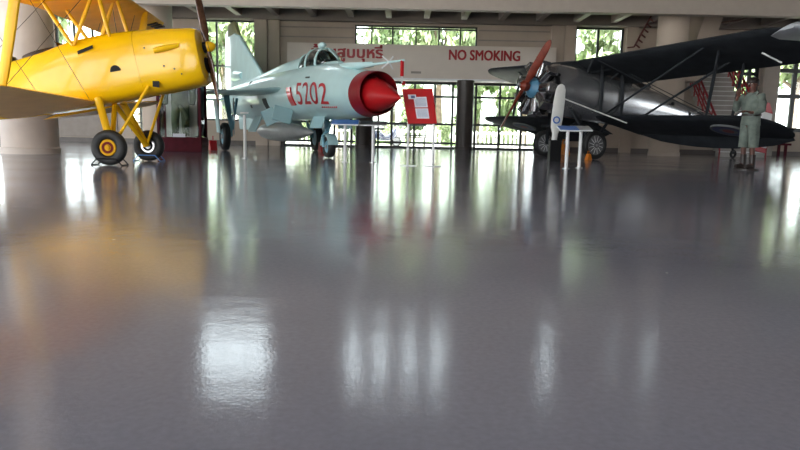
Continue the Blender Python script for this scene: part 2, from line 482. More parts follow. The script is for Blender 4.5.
# red lettering on the band, both lines
BY = YW - 0.56
def wall_text(name, body, xa, xb, ytop, ybot, label, cat, xref):
    me = text_mesh(body, 1.0, 0.0, 0.0)
    xs = [v.co.x for v in me.vertices]; zs = [v.co.y for v in me.vertices]
    A, B = X_at(xa, BY), X_at(xb, BY)
    zt, zo = at(xref, ytop, BY).z, at(xref, ybot, BY).z
    x0, x1, y0, y1 = min(xs), max(xs), min(zs), max(zs)
    bm = bmesh.new()
    for ox, oy in ((-0.034, 0.016), (-0.034, -0.016), (-0.017, 0), (0, 0.016), (0, -0.016), (0.017, 0), (0.034, 0.016), (0.034, -0.016)):      # a heavier weight: the outline repeated around itself
        k0 = len(bm.verts); bm.from_mesh(me); bm.verts.ensure_lookup_table()
        for v in bm.verts[k0:]: v.co.x += ox; v.co.y += oy; v.co.z = ox * 0.02 + oy * 0.05
    for v in bm.verts:
        zq = v.co.z
        v.co = Vector((A + (v.co.x - x0) / (x1 - x0) * (B - A), zq, zo + (v.co.y - y0) / (y1 - y0) * (zt - zo)))
    r = bmesh.ops.extrude_face_region(bm, geom=list(bm.faces))
    for g in r['geom']:
        if isinstance(g, bmesh.types.BMVert): g.co.y -= 0.03
    bmesh.ops.recalc_face_normals(bm, faces=bm.faces)
    bm.to_mesh(me); bm.free()
    o = link_mesh(name, me, M['red_letter'])
    o.location = (0, BY + 0.006, 0)
    return tag(o, label, cat)
wall_text('english_sign_lettering', 'NO SMOKING', 447, 516.5, 50.4, 60.4, 'red Latin capitals reading NO SMOKING on the white band', 'lettering', 482)
wall_text('thai_sign_lettering', 'ห้ามสูบบุหรี่', 312, 381.5, 44.5, 61.5, 'red Thai lettering on the white band, above the jet nose', 'lettering', 345)
vt = MB()
p0, p1 = at(411, 71.3, BY), at(421, 73.6, BY)
vt.box((p0.x, BY - 0.03, p1.z), (p1.x, BY - 0.001, p0.z))
tag(vt.build('wall_vent', M['joist']), 'small dark vent near the lower edge of the white band', 'vent')

# ---------------------------------------------------------------- windows
def window(name, o, vx, hz, label, y=YW, fw=0.07, pane=True):
    x0, x1, z0, z1 = o
    mb = MB(); ya, yb = y + 0.06, y + 0.16
    mb.box((x0, ya, z0), (x0 + fw, yb, z1)); mb.box((x1 - fw, ya, z0), (x1, yb, z1))
    mb.box((x0 + fw, ya, z0), (x1 - fw, yb, z0 + fw)); mb.box((x0 + fw, ya, z1 - fw), (x1 - fw, yb, z1))
    for v in vx: mb.box((v - fw / 2, ya, z0 + fw), (v + fw / 2, yb, z1 - fw))
    for h in hz:
        edges = [x0 + fw] + sorted(q for v in vx for q in (v - fw/2, v + fw/2)) + [x1 - fw]
        for k in range(0, len(edges), 2): mb.box((edges[k], ya, h - fw / 2), (edges[k+1], yb, h + fw / 2))
    f = struct(name, mb, M['frame'], label, 'window')
    f['category'] = 'door' if name.startswith('door') else 'window'
    if pane:
        g = MB().box((x0 + 0.01, y + 0.105, z0 + 0.01), (x1 - 0.01, y + 0.115, z1 - 0.01)).build('pane', M['glass'], f)
    return f
def even(a, b, n): return [a + (b - a) * k / n for k in range(1, n)]
window('window_1', OPEN['a'], [], [3.0], 'narrow window at the far left behind the yellow wing strut')
window('window_2', OPEN['b'], even(OPEN['b'][0], OPEN['b'][1], 3), [3.0], 'window seen between the wing struts of the yellow biplane')
c = OPEN['c']
window('window_3', c, [X_at(232.5, YW), X_at(218, YW)], [at(230, 90, YW).z, 3.1], 'tall window behind the pale blue jet fin')
g_ = OPEN['g']
window('window_16', g_, even(g_[0], g_[1], 3), [0.8, 1.15, 1.5, 1.85, 2.2], 'low barred window behind the landing gear of the yellow biplane', fw=0.05)
struct('trim_louvre_panel', MB().box((X_at(40, YW), YW - 0.05, 0.2), (X_at(118, YW), YW, 1.25)), M['joist'], 'dark panel low on the back wall beside the thick left pillar', 'panel')
s_ = OPEN['strip']
window('window_4', s_, [X_at(q, YW) for q in (370.5, 391, 414, 436.5, 457.5)], [4.66], 'long strip window above the white lettered band', fw=0.06)
d = OPEN['d']
window('window_5', d, [X_at(593, YW)], [], 'two pane window to the right of the red propeller blade', fw=0.08)
e = OPEN['e']
window('window_6', e, even(e[0], e[1], 3), [3.2, 2.75], 'small dark framed window beside the staircase', fw=0.13)
f_ = OPEN['f']
window('window_7', f_, even(f_[0], f_[1], 3), [3.35, 2.35], 'large window at the right edge with a tree trunk outside', fw=0.16)
for k, u in enumerate(('u1', 'u2', 'u3', 'u4', 'u5', 'u6', 'u7', 'u8')):
    o = OPEN[u]
    window('window_%d' % (8 + k), o, even(o[0], o[1], 3) if u == 'u1' else [], [8.7] if u == 'u1' else [], 'upper window above the gallery', fw=0.06)
dr = OPEN['door']
dx = [X_at(q, YW) for q in (315, 334, 351, 378, 391.5, 414, 434, 452, 475, 499, 521, 537)]
window('door_1', dr, dx, [at(430, 96.5, YW).z, at(430, 124, YW).z, 0.22], 'wall of dark framed glass doors below the white band', fw=0.085)
# pale dado and baseboard
mb = MB(); mb2 = MB()
for a, b in ((-22, OPEN['door'][0]), (OPEN['door'][1], 22)):
    mb2.box((a, YW - 0.04, 0), (b, YW, 0.17))
struct('baseboard_back', mb2, M['base'])

# ---------------------------------------------------------------- pillars
def pillar(x, Y, r, m, label, z1=12.0, collar=True):
    c = (X_at(x, Y, 148), Y, 0)
    pr = [(r + 0.02, 0), (r + 0.02, 0.12), (r, 0.14), (r, z1)]
    return struct('pillar', MB().lathe(pr, c, seg=40), m, label, 'pillar')
pl = floor_at(31, 154.5)
pillar(31, pl.y + 0.56, 0.56, M['pillar'], 'thick round pillar at left in front of all the others')
pillar(160, 23.0, 0.55, M['wall'], 'round pillar behind the nose of the yellow biplane', 5.35)
pillar(664, 22.3, 0.50, M['wall'], 'round pillar behind the fuselage of the dark biplane', 5.35)
pillar(463.5, 25.1, 0.33, M['darkpillar'], 'round column in silhouette brown by the glass doors, right of the red board', 2.64)
pillar(364, 25.1, 0.34, M['darkpillar'], 'round column in silhouette brown by the glass doors, below the jet nose', 2.64)
pillar(543, 25.1, 0.36, M['darkpillar'], 'round column in silhouette brown behind the white propeller blade', 2.64)

# ---------------------------------------------------------------- staircase at right
t = thing('staircase', 'grey staircase with red railings at the back right', 'staircase', (11.9, 22.5, 0))
mb = MB()
ns, rise, run = 17, 0.187, 0.195
for k in range(ns):
    mb.box((-0.76, k * run, max(0, (k - 1) * rise)), (0.76, (k + 1) * run - 0.001, (k + 1) * rise - 0.03))
mb.build('flight', M['step'], t)
mb = MB()
for k in range(ns): mb.box((-0.77, k * run - 0.03, (k + 1) * rise - 0.03), (0.77, (k + 1) * run, (k + 1) * rise))
mb.build('tread', M['white'], t)
sl = rise / run
for sx in (-0.81, 0.81):
    mb = MB()
    for h in (0.25, 0.45, 0.65, 0.95):
        mb.tube([(sx, 0, h), (sx, ns * run, ns * rise + h)], 0.026 if h < 0.9 else 0.04, 8)
    for k in range(0, ns + 1, 2):
        mb.tube([(sx, k * run, k * rise - 0.05 if k else 0), (sx, k * run, k * rise + 0.95)], 0.026, 8)
    mb.build('railing', M['redrail'], t)
# gallery stair: a sloping pale soffit and a red diagonal rail high on the wall
pa, pb = at(690, 44, 22.5), at(716, 0, 22.5)
w = 1.5
struct('trim_stair_soffit', MB().prism([(pa.x, 22.9, pa.z - 1.2), (pb.x + 0.1, 22.9, pb.z + 0.5), (pb.x + 0.75, 22.9, pb.z + 0.5), (pa.x + 0.65, 22.9, pa.z - 1.2)], (0, 1.3, 0)), M['wall'], 'sloping pale stair soffit at the upper right', 'soffit')
pa, pb = at(634, 47, 25.2), at(654, 11, 25.2)
t = thing('stair_rail', 'red diagonal handrail high on the back wall above the dark wing', 'railing', pa)
d_ = pb - pa
MB().tube([(0, 0, 0), d_], 0.035, 8).build('handrail', M['darkrail'], t)
mb = MB()
for k in range(7):
    q = d_ * ((k + 0.5) / 7); mb.tube([q, q + Vector((0.17, 0, -0.12))], 0.03, 6)
mb.tube([(0, 0, 0), (-0.25, 0, -0.03)], 0.03, 6)
mb.build('bracket', M['darkrail'], t)
mb = MB(); mb.tube([at(703, 27, 23.2), at(722, 22.5, 23.2), at(740, 20, 23.2), at(760, 14.5, 23.2), at(792, 5.5, 23.2), at(840, -6, 23.2)], 0.03, 6)
tag(mb.build('ceiling_pipe', M['pipe']), 'thin brown pipe sagging across the wall at the upper right', 'pipe')
# ================================================================ outside
struct('ground', MB().box((-80, -60, -0.4), (80, 110, -0.22)), M['ground'], 'pale paving outside the hall', 'ground')
struct('ground_lawn', MB().box((-60, 36, -0.22), (60, 70, -0.12)), M['grass'], 'green lawn beyond the glass doors', 'lawn')
struct('ground_terrace', MB().box((-22, YW + 0.3, -0.22), (22, 33, -0.03)), M['ground'], 'pale terrace just outside the glass doors', 'terrace')
struct('backdrop_building', MB().box((-30, 72, -0.2), (10, 76, 9)).box((-31, 71.5, 9), (11, 76.5, 9.6)), M['palewall'], 'pale building far behind the trees', 'building')

def foliage_mesh(n, blobs, seed, leaf=0.28):
    rnd = random.Random(seed); mb = MB()
    for (c, r) in blobs:
        for k in range(n):
            v = Vector((rnd.gauss(0,1), rnd.gauss(0,1), rnd.gauss(0,1))).normalized() * r * rnd.uniform(0.45, 1.05)
            p = Vector(c) + Vector((v.x, v.y, v.z * 0.8))
            e = Euler((rnd.uniform(0, 6.3), rnd.uniform(0, 6.3), rnd.uniform(0, 6.3))).to_matrix()
            s = leaf * rnd.uniform(0.6, 1.3)
            mb.add([p + e @ Vector(q) for q in ((-s,0,0), (0,-s*0.4,0.03), (s,0,0), (0,s*0.4,0.03))], [(0,1,2,3)])
    return mb
def make_tree(label, loc, seed, h, leafm, group):
    rnd = random.Random(seed)
    t = thing('tree', label, 'tree', loc, group=group)
    blobs = []
    tr = MB()
    tr.tube([(0,0,0), (0.1,0.05,h*0.3), (0.0,0.1,h*0.62)], [0.24, 0.18, 0.1], 10)
    for k in range(7):
        a = k * 2.4 + rnd.random(); q = rnd.uniform(0.5, 1.6)
        e = Vector((math.cos(a) * q, math.sin(a) * q, h * rnd.uniform(0.42, 0.95)))
        tr.tube([(0.05, 0.05, h * rnd.uniform(0.25, 0.45)), e * 0.6 + Vector((0, 0, h * 0.15)), e], [0.09, 0.06, 0.03], 6)
        blobs.append((e, rnd.uniform(0.95, 1.35)))
    tr.build('trunk', M['bark'], t)
    foliage_mesh(330, blobs, seed, 0.28).build('foliage', leafm, t)
    return t
TG = 'trees outside the back windows'
t1 = make_tree('bushy light green tree outside, right behind the jet fin', (-9.5, 38, -0.12), 3, 7.5, M['leaf'], TG)
t2 = make_tree('tree whose trunk shows in the large window at the right edge', (X_at(791, 33.5), 33.5, -0.22), 8, 7.0, M['leaf'], TG)
t1.scale = t2.scale = (1.0, 1.0, 1.28)
spots = [(t1, -22.0, 38, 'tree outside the far left window'), (t2, -3.7, 38, 'tree outside behind the jet canopy and the left end of the strip window'), (t1, 2.2, 38, 'tree outside behind the dark column right of the red board'),
         (t2, 11.3, 38, 'tree outside filling the two pane window'), (t1, 17.4, 38, 'tree outside beyond the staircase wall'), (t2, -18.2, 45, 'tree outside the window seen through the yellow wing struts'),
         (t1, -12.4, 45.5, 'farther tree outside to the left of the jet fin'), (t2, -6.4, 45.5, 'farther tree outside above the jet spine'), (t1, -0.7, 45.5, 'farther tree outside directly above the red nose cone'), (t2, 5.2, 45.5, 'farther tree outside behind the far wing tips of the dark biplane'),
         (t1, 7.3, 39.0, 'tree outside behind the red propeller'), (t2, 24.2, 45.5, 'tree outside the small window beside the staircase'), (t1, 30.5, 45.5, 'farther tree outside beyond the right edge window')]
for i, (src, px, Y, lab) in enumerate(spots):
    copy_thing(src, (px, Y, -0.12), i * 1.3 + 0.4, lab, TG)
# low hedge of shrubs by the fence
def shrub(label, loc, seed):
    t = thing('shrub', label, 'shrub', loc, group='shrubs outside the glass doors')
    rnd = random.Random(seed)
    MB().tube([(0,0,0), (0.03,0,0.5)], [0.05, 0.03], 6).build('stem', M['bark'], t)
    foliage_mesh(160, [((rnd.uniform(-.3,.3), rnd.uniform(-.2,.2), 0.45 + 0.3*k), 0.45) for k in range(3)], seed, 0.13).build('foliage', M['leaf'], t)
    return t
s0 = shrub('shrub outside between the red board and the dark column', (X_at(441, 35), 35, -0.22), 5)
for px, lab in ((486, 'shrub outside under the far tip of the dark wings'), (512, 'shrub outside left of the white fence'), (300, 'shrub outside under the belly of the jet'), (392, 'shrub outside left of the red board')):
    copy_thing(s0, (X_at(px, 35.5), 35.5, -0.22), px * 0.1, lab)
s1 = None
for px, lab in ((306, 'tall bush outside between the drop tank and the nose wheel'), (352, 'tall bush outside beside the brown column below the jet nose'), (410, 'tall bush outside straight behind the red board'), (463, 'tall bush outside behind the brown column right of the red board'), (503, 'tall bush outside above the far lower wing of the dark biplane')):
    c_ = copy_thing(s0, (X_at(px, 41.6), 41.6, -0.12), px * 0.2, lab, 'tall bushes outside the glass doors'); c_.scale = (1.8, 1.8, 2.9)
# white picket fence sections
def fence(label, px0, px1, Y):
    a, b = X_at(px0, Y), X_at(px1, Y)
    t = thing('fence', label, 'fence', (a, Y, -0.22), group='white fences outside')
    L = b - a
    mb = MB()
    for z in (0.25, 0.85): mb.box((0, -0.02, z), (L, 0.02, z + 0.09))
    mb.build('rail', M['white'], t)
    mb = MB(); n = int(L / 0.22)
    for k in range(n + 1): mb.box((L * k / n - 0.045, -0.045, 0), (L * k / n + 0.045, -0.02, 1.0))
    mb.build('picket', M['white'], t)
    return t
fence('white picket fence outside between the posts of the red board', 395, 440, 34.0)
fence('white picket fence outside under the dark far wing', 472, 545, 34.0)
fence('white picket fence outside under the jet', 285, 350, 34.0)
# bench
t = thing('bench', 'dark bench with pale back outside the glass doors behind the red board', 'bench', (X_at(410, 29.5), 29.5, -0.03))
mb = MB(); mb.box((-0.75, -0.25, 0.42), (0.75, 0.2, 0.47)); mb.build('seat', M['darkpillar'], t)
mb = MB(); mb.box((-0.75, 0.2, 0.95), (0.75, 0.25, 1.02)); mb.box((-0.75, 0.2, 0.5), (0.75, 0.25, 0.56))
for x in (-0.75, -0.02, 0.7): mb.box((x, 0.2, 0.47), (x + 0.05, 0.25, 0.95))
mb.build('backrest', M['frame'], t)
for sx in (-0.68, 0.64):
    for sy in (-0.22, 0.18): MB().box((sx, sy, 0), (sx + 0.05, sy + 0.05, 0.42)).build('leg', M['frame'], t)
# motor scooters parked outside
def scooter(label, loc, rz, m):
    t = thing('motor_scooter', label, 'scooter', loc, (0, 0, rz), 'scooters parked outside')
    for x in (-0.62, 0.62):
        w = MB().lathe(tyre_profile(0.25, 0.09, 0.16), (x, 0, 0.25), (0, 1, 0), 20, closed=True).build('tyre', M['black'], t)
        MB().lathe([(0.0, -0.03), (0.165, -0.03), (0.165, 0.03), (0, 0.03)], (x, 0, 0.25), (0, 1, 0), 16).build('rim', M['steel'], w)
    mb = MB(); mb.rings([sup(x, zc, w, h, 2.5, 14) for x, zc, w, h in ((-0.85, 0.62, 0.06, 0.08), (-0.6, 0.58, 0.14, 0.17), (-0.2, 0.5, 0.15, 0.2), (0.05, 0.38, 0.14, 0.1), (0.35, 0.45, 0.13, 0.16), (0.5, 0.62, 0.12, 0.26), (0.6, 0.66, 0.05, 0.2))])
    mb.build('body', m, t)
    MB().rings([sup(x, 0.79, w, 0.05, 3, 12) for x, w in ((-0.75, 0.08), (-0.5, 0.14), (-0.1, 0.13), (0.0, 0.08))]).build('seat', M['black'], t)
    MB().tube([(0.62, 0, 0.25), (0.5, 0, 0.85), (0.44, 0, 1.0)], 0.03, 8).build('fork', M['steel'], t)
    MB().tube([(0.36, -0.33, 1.02), (0.45, 0, 0.99), (0.36, 0.33, 1.02)], 0.018, 8).build('handlebar', M['blackpaint'], t)
    return t
scooter('blue motor scooter outside to the left of the bench', (X_at(384, 28.3), 28.3, -0.03), 0.5, M['scootblue'])
scooter('dark motor scooter outside seen end on beside the brown column', (X_at(362, 30.0), 30.0, -0.03), 1.9, M['blackpaint'])

# ================================================================ small things in the hall
def panel_sign(label, px, Y, zh, w, dpt, pm, tilt=15, group='lectern signs on white posts', two=None):
    """a tilted panel on one white post with a round foot"""
    x = X_at(px, Y, 150)
    t = thing('lectern_sign', label, 'sign', (x, Y, 0), (0, 0, 0), group)
    MB().lathe([(0.02, 0), (0.07, 0), (0.07, 0.01), (0.035, 0.02), (0.02, 0.02)], seg=24).build('foot', M['steel'], t)
    MB().lathe([(0.032, 0.02), (0.032, zh - 0.02)], seg=14).build('post', M['white'], t)
    m3 = Matrix.Rotation(R(tilt), 3, 'X')
    p = MB().obox((0, 0, zh + 0.02), (w, dpt, 0.025), m3).build('panel', M['white'], t)
    MB().obox(Vector((0, 0, zh + 0.02)) + m3 @ Vector((0, 0, 0.015)), (w * 0.97, dpt * 0.95, 0.006), m3).build('print', pm, p)
    return t
panel_sign('white post sign with a blue panel beside the jet nose wheel', 345, 12.7, 0.76, 0.54, 0.34, M['bluepanel'])
panel_sign('white post sign with a dark panel below the red jet nose', 373, 12.9, 0.755, 0.54, 0.3, M['darkpanel'])
panel_sign('white post sign under the pale blue wing of the jet, left of its drop tank', 245, 13.6, 0.93, 0.16, 0.10, M['white'], 2)
panel_sign('white post sign with a blue panel by the wheel of the dark biplane', 567, 12.0, 0.72, 0.36, 0.3, M['bluepanel'])
panel_sign('white post sign with a grey panel close to the spoked wheel of the dark biplane', 580, 12.3, 0.73, 0.36, 0.3, M['greypanel'])

# red notice board on two white legs
fp = floor_at(417, 166)
t = thing('notice_board', 'red notice board with two white sheets on white legs before the jet nose', 'sign', (fp.x, fp.y, 0))
Yb = fp.y
A = [at(*q, Yb + dy) for q, dy in (((402, 89), 0.14), ((432.5, 88.5), 0.14), ((437, 123.5), -0.05), ((408, 123.5), -0.05))]
A = [p - Vector((fp.x, fp.y, 0)) for p in A]
nrm = (A[1] - A[0]).cross(A[3] - A[0]).normalized()
if nrm.y > 0: nrm = -nrm
bo = MB().prism(A, -nrm * 0.04).build('board', M['red'], t)
def on(u, v, off=0.004): # u across, v down
    return A[0].lerp(A[1], u).lerp(A[3].lerp(A[2], u), v) + nrm * off
def sheet(name, u0, u1, v0, v1, m, off=0.002):
    MB().prism([on(u0, v0, off), on(u1, v0, off), on(u1, v1, off), on(u0, v1, off)], nrm * 0.002).build(name, m, bo)
sheet('sheet', 0.33, 0.76, 0.24, 0.54, M['paper']); sheet('sheet', 0.33, 0.76, 0.57, 0.86, M['paper'])
sheet('emblem', 0.16, 0.42, 0.17, 0.30, M['paper'], 0.005); sheet('emblem_print', 0.25, 0.38, 0.20, 0.275, M['print'], 0.0075)
for k in range(7): sheet('text_line', 0.37, 0.72, 0.29 + k * 0.033, 0.298 + k * 0.033, M['print'], 0.0045); sheet('text_line', 0.37, 0.72, 0.61 + k * 0.033, 0.618 + k * 0.033, M['print'], 0.0045)
for px in (407.5, 432.5):
    q = floor_at(px, 166) - Vector((fp.x, fp.y, 0)); q.y = 0; q.z = 0
    MB().tube([q, q + Vector((0, 0, 0.78)), q + Vector((-0.02, 0.13, 1.28))], 0.022, 10).build('leg', M['white'], t)
    MB().box((q.x - 0.16, -0.12, 0), (q.x + 0.16, 0.12, 0.012)).build('foot_plate', M['steel'], t)

# glass display case with a hanging flight suit
c0 = floor_at(180, 151.8)
W, D, H, BH = 1.08, 0.5, 2.05, 0.38
t = thing('display_case', 'maroon display case with glass front standing under the yellow nose', 'display case', (c0.x, c0.y + D / 2, 0))
MB().box((-W/2 - 0.04, -D/2 - 0.04, 0), (W/2 + 0.04, D/2 + 0.04, BH)).build('plinth', M['maroon'], t, bevel=0.01)
for sx in (-1, 1):
    for sy in (-1, 1): MB().box((sx*W/2 - 0.03, sy*D/2 - 0.03, BH), (sx*W/2 + 0.03, sy*D/2 + 0.03, H)).build('corner_post', M['maroon'], t)
MB().box((-W/2 - 0.04, -D/2 - 0.04, H), (W/2 + 0.04, D/2 + 0.04, H + 0.1)).build('top', M['maroon'], t)
MB().box((-W/2 + 0.03, D/2 - 0.02, BH), (W/2 - 0.03, D/2, H)).build('back_panel', M['casepanel'], t)
mb = MB(); mb.box((-W/2 + 0.03, -D/2, BH), (W/2 - 0.03, -D/2 + 0.008, H)); mb.build('glass_front', M['caseglass'], t)
for sx in (-1, 1): MB().box((sx*W/2 - 0.004, -D/2 + 0.03, BH), (sx*W/2 + 0.004, D/2 - 0.03, H)).build('glass_side', M['caseglass'], t)
MB().box((-0.16, -D/2 - 0.038, BH), (0.16, -D/2 - 0.031, BH + 0.09)).build('caption_card', M['paper'], t)
sloc = (c0.x - 0.05, c0.y + D / 2, 0)
t = thing('flight_suit', 'olive green flight suit hanging inside the maroon display case', 'clothing', (sloc[0], sloc[1], BH))
t.scale = (1.12, 1.1, 1.08)
mb = MB()
def ell(c, rx, ry, seg=18, ph=0): 
    return [Vector((c[0] + rx*math.cos(2*PI*i/seg)*(1+0.08*math.sin(5*i+ph)), c[1] + ry*math.sin(2*PI*i/seg)*(1+0.1*math.sin(3*i+ph)), c[2])) for i in range(seg)]
mb.rings([ell((0,0,0.78), 0.19, 0.12), ell((0,0,0.95), 0.19, 0.12, ph=1), ell((0,0,1.15), 0.2, 0.12, ph=2), ell((0,0,1.35), 0.24, 0.12, ph=3), ell((0,0,1.45), 0.2, 0.1), ell((0,0,1.5), 0.09, 0.07)])
mb.build('torso', M['suit'], t)
for sx in (-1, 1):
    mb = MB(); mb.rings([ell((sx*0.13,0,0.02), 0.075, 0.07, 12), ell((sx*0.12,-0.01,0.2), 0.085, 0.08, 12, 2), ell((sx*0.12,0,0.45), 0.09, 0.09, 12, 4), ell((sx*0.1,0,0.7), 0.11, 0.1, 12, 1), ell((sx*0.1,0,0.85), 0.11, 0.1, 12)])
    mb.build('trouser_leg', M['suit'], t)
    MB().tube([(sx*0.2, 0, 1.42), (sx*0.3, -0.02, 1.2), (sx*0.33, -0.05, 0.95), (sx*0.31, -0.08, 0.78)], [0.085, 0.085, 0.07, 0.06], 12).build('sleeve', M['suit'], t)
mb = MB(); mb.tube([(0.05, -0.14, 0.75), (0.16, -0.15, 0.6), (0.2, -0.13, 0.45), (0.12, -0.12, 0.3), (0.2, -0.12, 0.1)], 0.045, 10); mb.build('air_hose', M['suit'], t)
t = thing('suit_stand', 'thin dark stand pole beside the flight suit in the case', 'stand', (c0.x + 0.40, c0.y + D / 2 + 0.08, BH))
MB().lathe([(0, 0), (0.12, 0), (0.1, 0.03), (0, 0.03)], seg=18).build('foot', M['blackpaint'], t)
MB().lathe([(0.03, 0.03), (0.03, 1.6)], seg=12).build('pole', M['blackpaint'], t)

# white propeller blade on a black stand in front of the dark biplane
fb = floor_at(556, 160)
Y = 15.2; x = X_at(554.5, Y, 150)
t = thing('propeller_blade', 'upright white propeller blade with a round emblem on a black stand', 'propeller blade', (x, Y, 0))
zt, zb_ = at(559, 84, Y).z, at(554, 140, Y).z
mb = MB(); rs = []
prof = [(0.0, 0.085, 0.05), (0.12, 0.095, 0.05), (0.22, 0.16, 0.035), (0.4, 0.18, 0.028), (0.7, 0.175, 0.022), (0.9, 0.15, 0.018), (0.97, 0.105, 0.014), (1.0, 0.03, 0.008)]
for f, hw, th in prof:
    z = zb_ + (zt - zb_) * f; cx = 0.10 * f - 0.02
    rs.append([Vector((cx + hw*0.76*math.cos(2*PI*i/20), th*math.sin(2*PI*i/20), z)) for i in range(20)])
mb.rings(rs); bl = mb.build('blade', M['offwhite'], t)
ez = at(553, 120, Y).z
MB().lathe([(0.055, 0), (0.085, 0), (0.085, 0.006), (0.055, 0.006)], (0.0, -0.042, ez), (0, -1, 0), 24, closed=True).build('emblem', M['bluepanel'], bl)
MB().box((-0.13, -0.12, 0), (0.13, 0.12, zb_)).build('stand', M['blackpaint'], t, bevel=0.01)

# chocks
def chock(label, loc, rz, m, group, s=1.0):
    t = MB().prism([(-0.16*s, -0.11*s, 0), (0.16*s, -0.11*s, 0), (0.06*s, -0.11*s, 0.3*s), (-0.06*s, -0.11*s, 0.3*s)], (0, 0.22*s, 0)).build('wheel_chock', m, bevel=0.015)
    t.location = loc; t.rotation_euler = (0, 0, rz)
    MB().tube([(-0.05*s, 0, 0.3*s), (-0.04*s, 0, 0.42*s), (0.04*s, 0, 0.42*s), (0.05*s, 0, 0.3*s)], 0.018*s, 8).build('handle', m, t)
    return tag(t, label, 'wheel chock', group)
# ================================================================ YELLOW BIPLANE
def wheel(parent, c, rad, width, inner, tyrem, rimm, ringm=None, hubm=None, outer=-1, spokes=0):
    """tyre with rim, ring and hub cap below it; axle along y; outer: which side shows the hub"""
    c = Vector(c)
    w = MB().lathe(tyre_profile(rad, width, inner), c, (0, 1, 0), 36, closed=True).build('tyre', tyrem, parent)
    MB().lathe([(0.001, -width*0.32), (inner*0.98, -width*0.36), (inner*1.04, -width*0.30), (inner*1.04, width*0.30), (inner*0.98, width*0.36), (0.001, width*0.32)], c, (0, 1, 0), 32).build('rim', rimm, w)
    o = outer
    if ringm:
        MB().lathe([(inner*0.42, o*width*0.34), (inner*0.74, o*width*0.34), (inner*0.74, o*width*0.37), (inner*0.42, o*width*0.37)], c, (0, 1, 0), 28, closed=True).build('wheel_ring', ringm, w)
    MB().lathe([(0.001, o*width*0.3), (inner*0.34, o*width*0.3), (inner*0.3, o*width*0.5), (0.001, o*width*0.55)], c, (0, 1, 0), 20).build('hub_cap', hubm or rimm, w)
    if spokes:
        mb = MB()
        for k in range(spokes):
            a = 2*PI*k/spokes
            for s in (-1, 1):
                mb.tube([c + Vector((inner*0.25*math.cos(a), s*width*0.42, inner*0.25*math.sin(a))), c + Vector((inner*0.95*math.cos(a+0.12), s*width*0.34, inner*0.95*math.sin(a+0.12)))], inner*0.035, 5)
        mb.build('spokes', M['white'], w)
    return w

tp = R(11)
f0 = floor_at(110, 165.4)
T0 = Vector((f0.x, f0.y + 0.80, 0))
TM = thing('biplane', 'yellow open cockpit biplane with wooden propeller at left', 'aircraft', T0, (0, -tp, 0), None)
rw = 0.28
ax = Vector((rw * math.sin(tp), 0, rw * math.cos(tp)))
Y_, YD = M['yellow'], M['yellowdk']
# fuselage: (x, z bottom, z top, half width, squareness)
def fz(x, zb, zt, w, n): return sup(x, (zb + zt) / 2, w, (zt - zb) / 2, n, 32)
mb = MB()
mb.rings([fz(*q) for q in ((0.62, 1.04, 2.10, 0.40, 3.6), (0.2, 1.02, 2.12, 0.42, 4), (-0.4, 1.01, 2.11, 0.43, 4), (-0.9, 1.02, 2.02, 0.43, 3.6), (-1.5, 1.05, 1.96, 0.42, 3.2), (-1.9, 1.08, 1.92, 0.40, 2.9), (-2.8, 1.18, 1.86, 0.32, 2.8), (-3.9, 1.34, 1.80, 0.20, 2.8), (-5.3, 1.52, 1.74, 0.05, 2.6))])
fus = mb.build('fuselage', Y_, TM)
mb = MB()
mb.rings([fz(*q) for q in ((0.625, 1.035, 2.10, 0.405, 3.4), (0.95, 1.03, 2.07, 0.40, 3.2), (1.3, 1.04, 2.02, 0.385, 3.2), (1.52, 1.05, 1.99, 0.365, 3.2), (1.61, 1.09, 1.96, 0.34, 3.0), (1.635, 1.17, 1.89, 0.28, 2.8))])
cow = mb.build('cowling', Y_, TM)
MB().rings([fz(*q) for q in ((1.61, 1.24, 1.5, 0.16, 2.4), (1.645, 1.24, 1.5, 0.16, 2.4))]).build('air_intake', M['blackpaint'], cow)
# exhaust bulge, vents, step slot on the near side
MB().tube([(1.35, -0.36, 1.70), (1.15, -0.41, 1.69), (0.95, -0.42, 1.68)], [0.035, 0.05, 0.04], 10).build('exhaust_blister', Y_, cow)
def patch(name, pts, y, m, par, d=0.012): return MB().prism([(a, y, b) for a, b in pts], (0, -d, 0)).build(name, m, par)
vx, vz = 0.27, 1.47
patch('vent', [(vx + 0.085*math.cos(PI*i/12), vz + 0.095*math.sin(PI*i/12)) for i in range(13)], -0.415, M['blackpaint'], fus)
patch('step_slot', [(-0.26, 1.83), (0.0, 1.88), (0.0, 1.93), (-0.26, 1.88)], -0.418, M['blackpaint'], fus)
patch('vent', [(0.80, 1.13), (0.90, 1.10), (0.92, 1.20), (0.82, 1.22)], -0.395, M['blackpaint'], cow)
mb = MB()
for (xx, z) in ((0.80, 1.75), (1.2, 1.35), (1.3, 1.25), (1.05, 1.42)): mb.ball((xx, -0.402 + 0.015*(xx > 1.1), z), 0.014, 8)
mb.build('fastener', M['wire'], cow)
# cockpits with dark interior, coaming and windscreens
for cx, zt in ((-1.0, 2.0), (-1.85, 1.925)):
    rs = []
    for k, (q, dz) in enumerate(((0.28, -0.09), (0.30, 0.0), (0.32, 0.035), (0.27, 0.04), (0.24, -0.05))):
        rs.append([Vector((cx + q*1.15*math.cos(2*PI*i/24), q*0.88*math.sin(2*PI*i/24), zt + dz + 0.035*math.cos(2*PI*i/24))) for i in range(24)])
    MB().rings(rs, True, True).build('cockpit_coaming', M['boot'], fus)
    ws = MB(); ws.prism([(cx + 0.38, -0.2, zt + 0.02), (cx + 0.38, 0.2, zt + 0.02), (cx + 0.27, 0.15, zt + 0.15), (cx + 0.27, -0.15, zt + 0.15)], (0.006, 0, 0.002))
    ws.build('windscreen', M['caseglass'], TM)
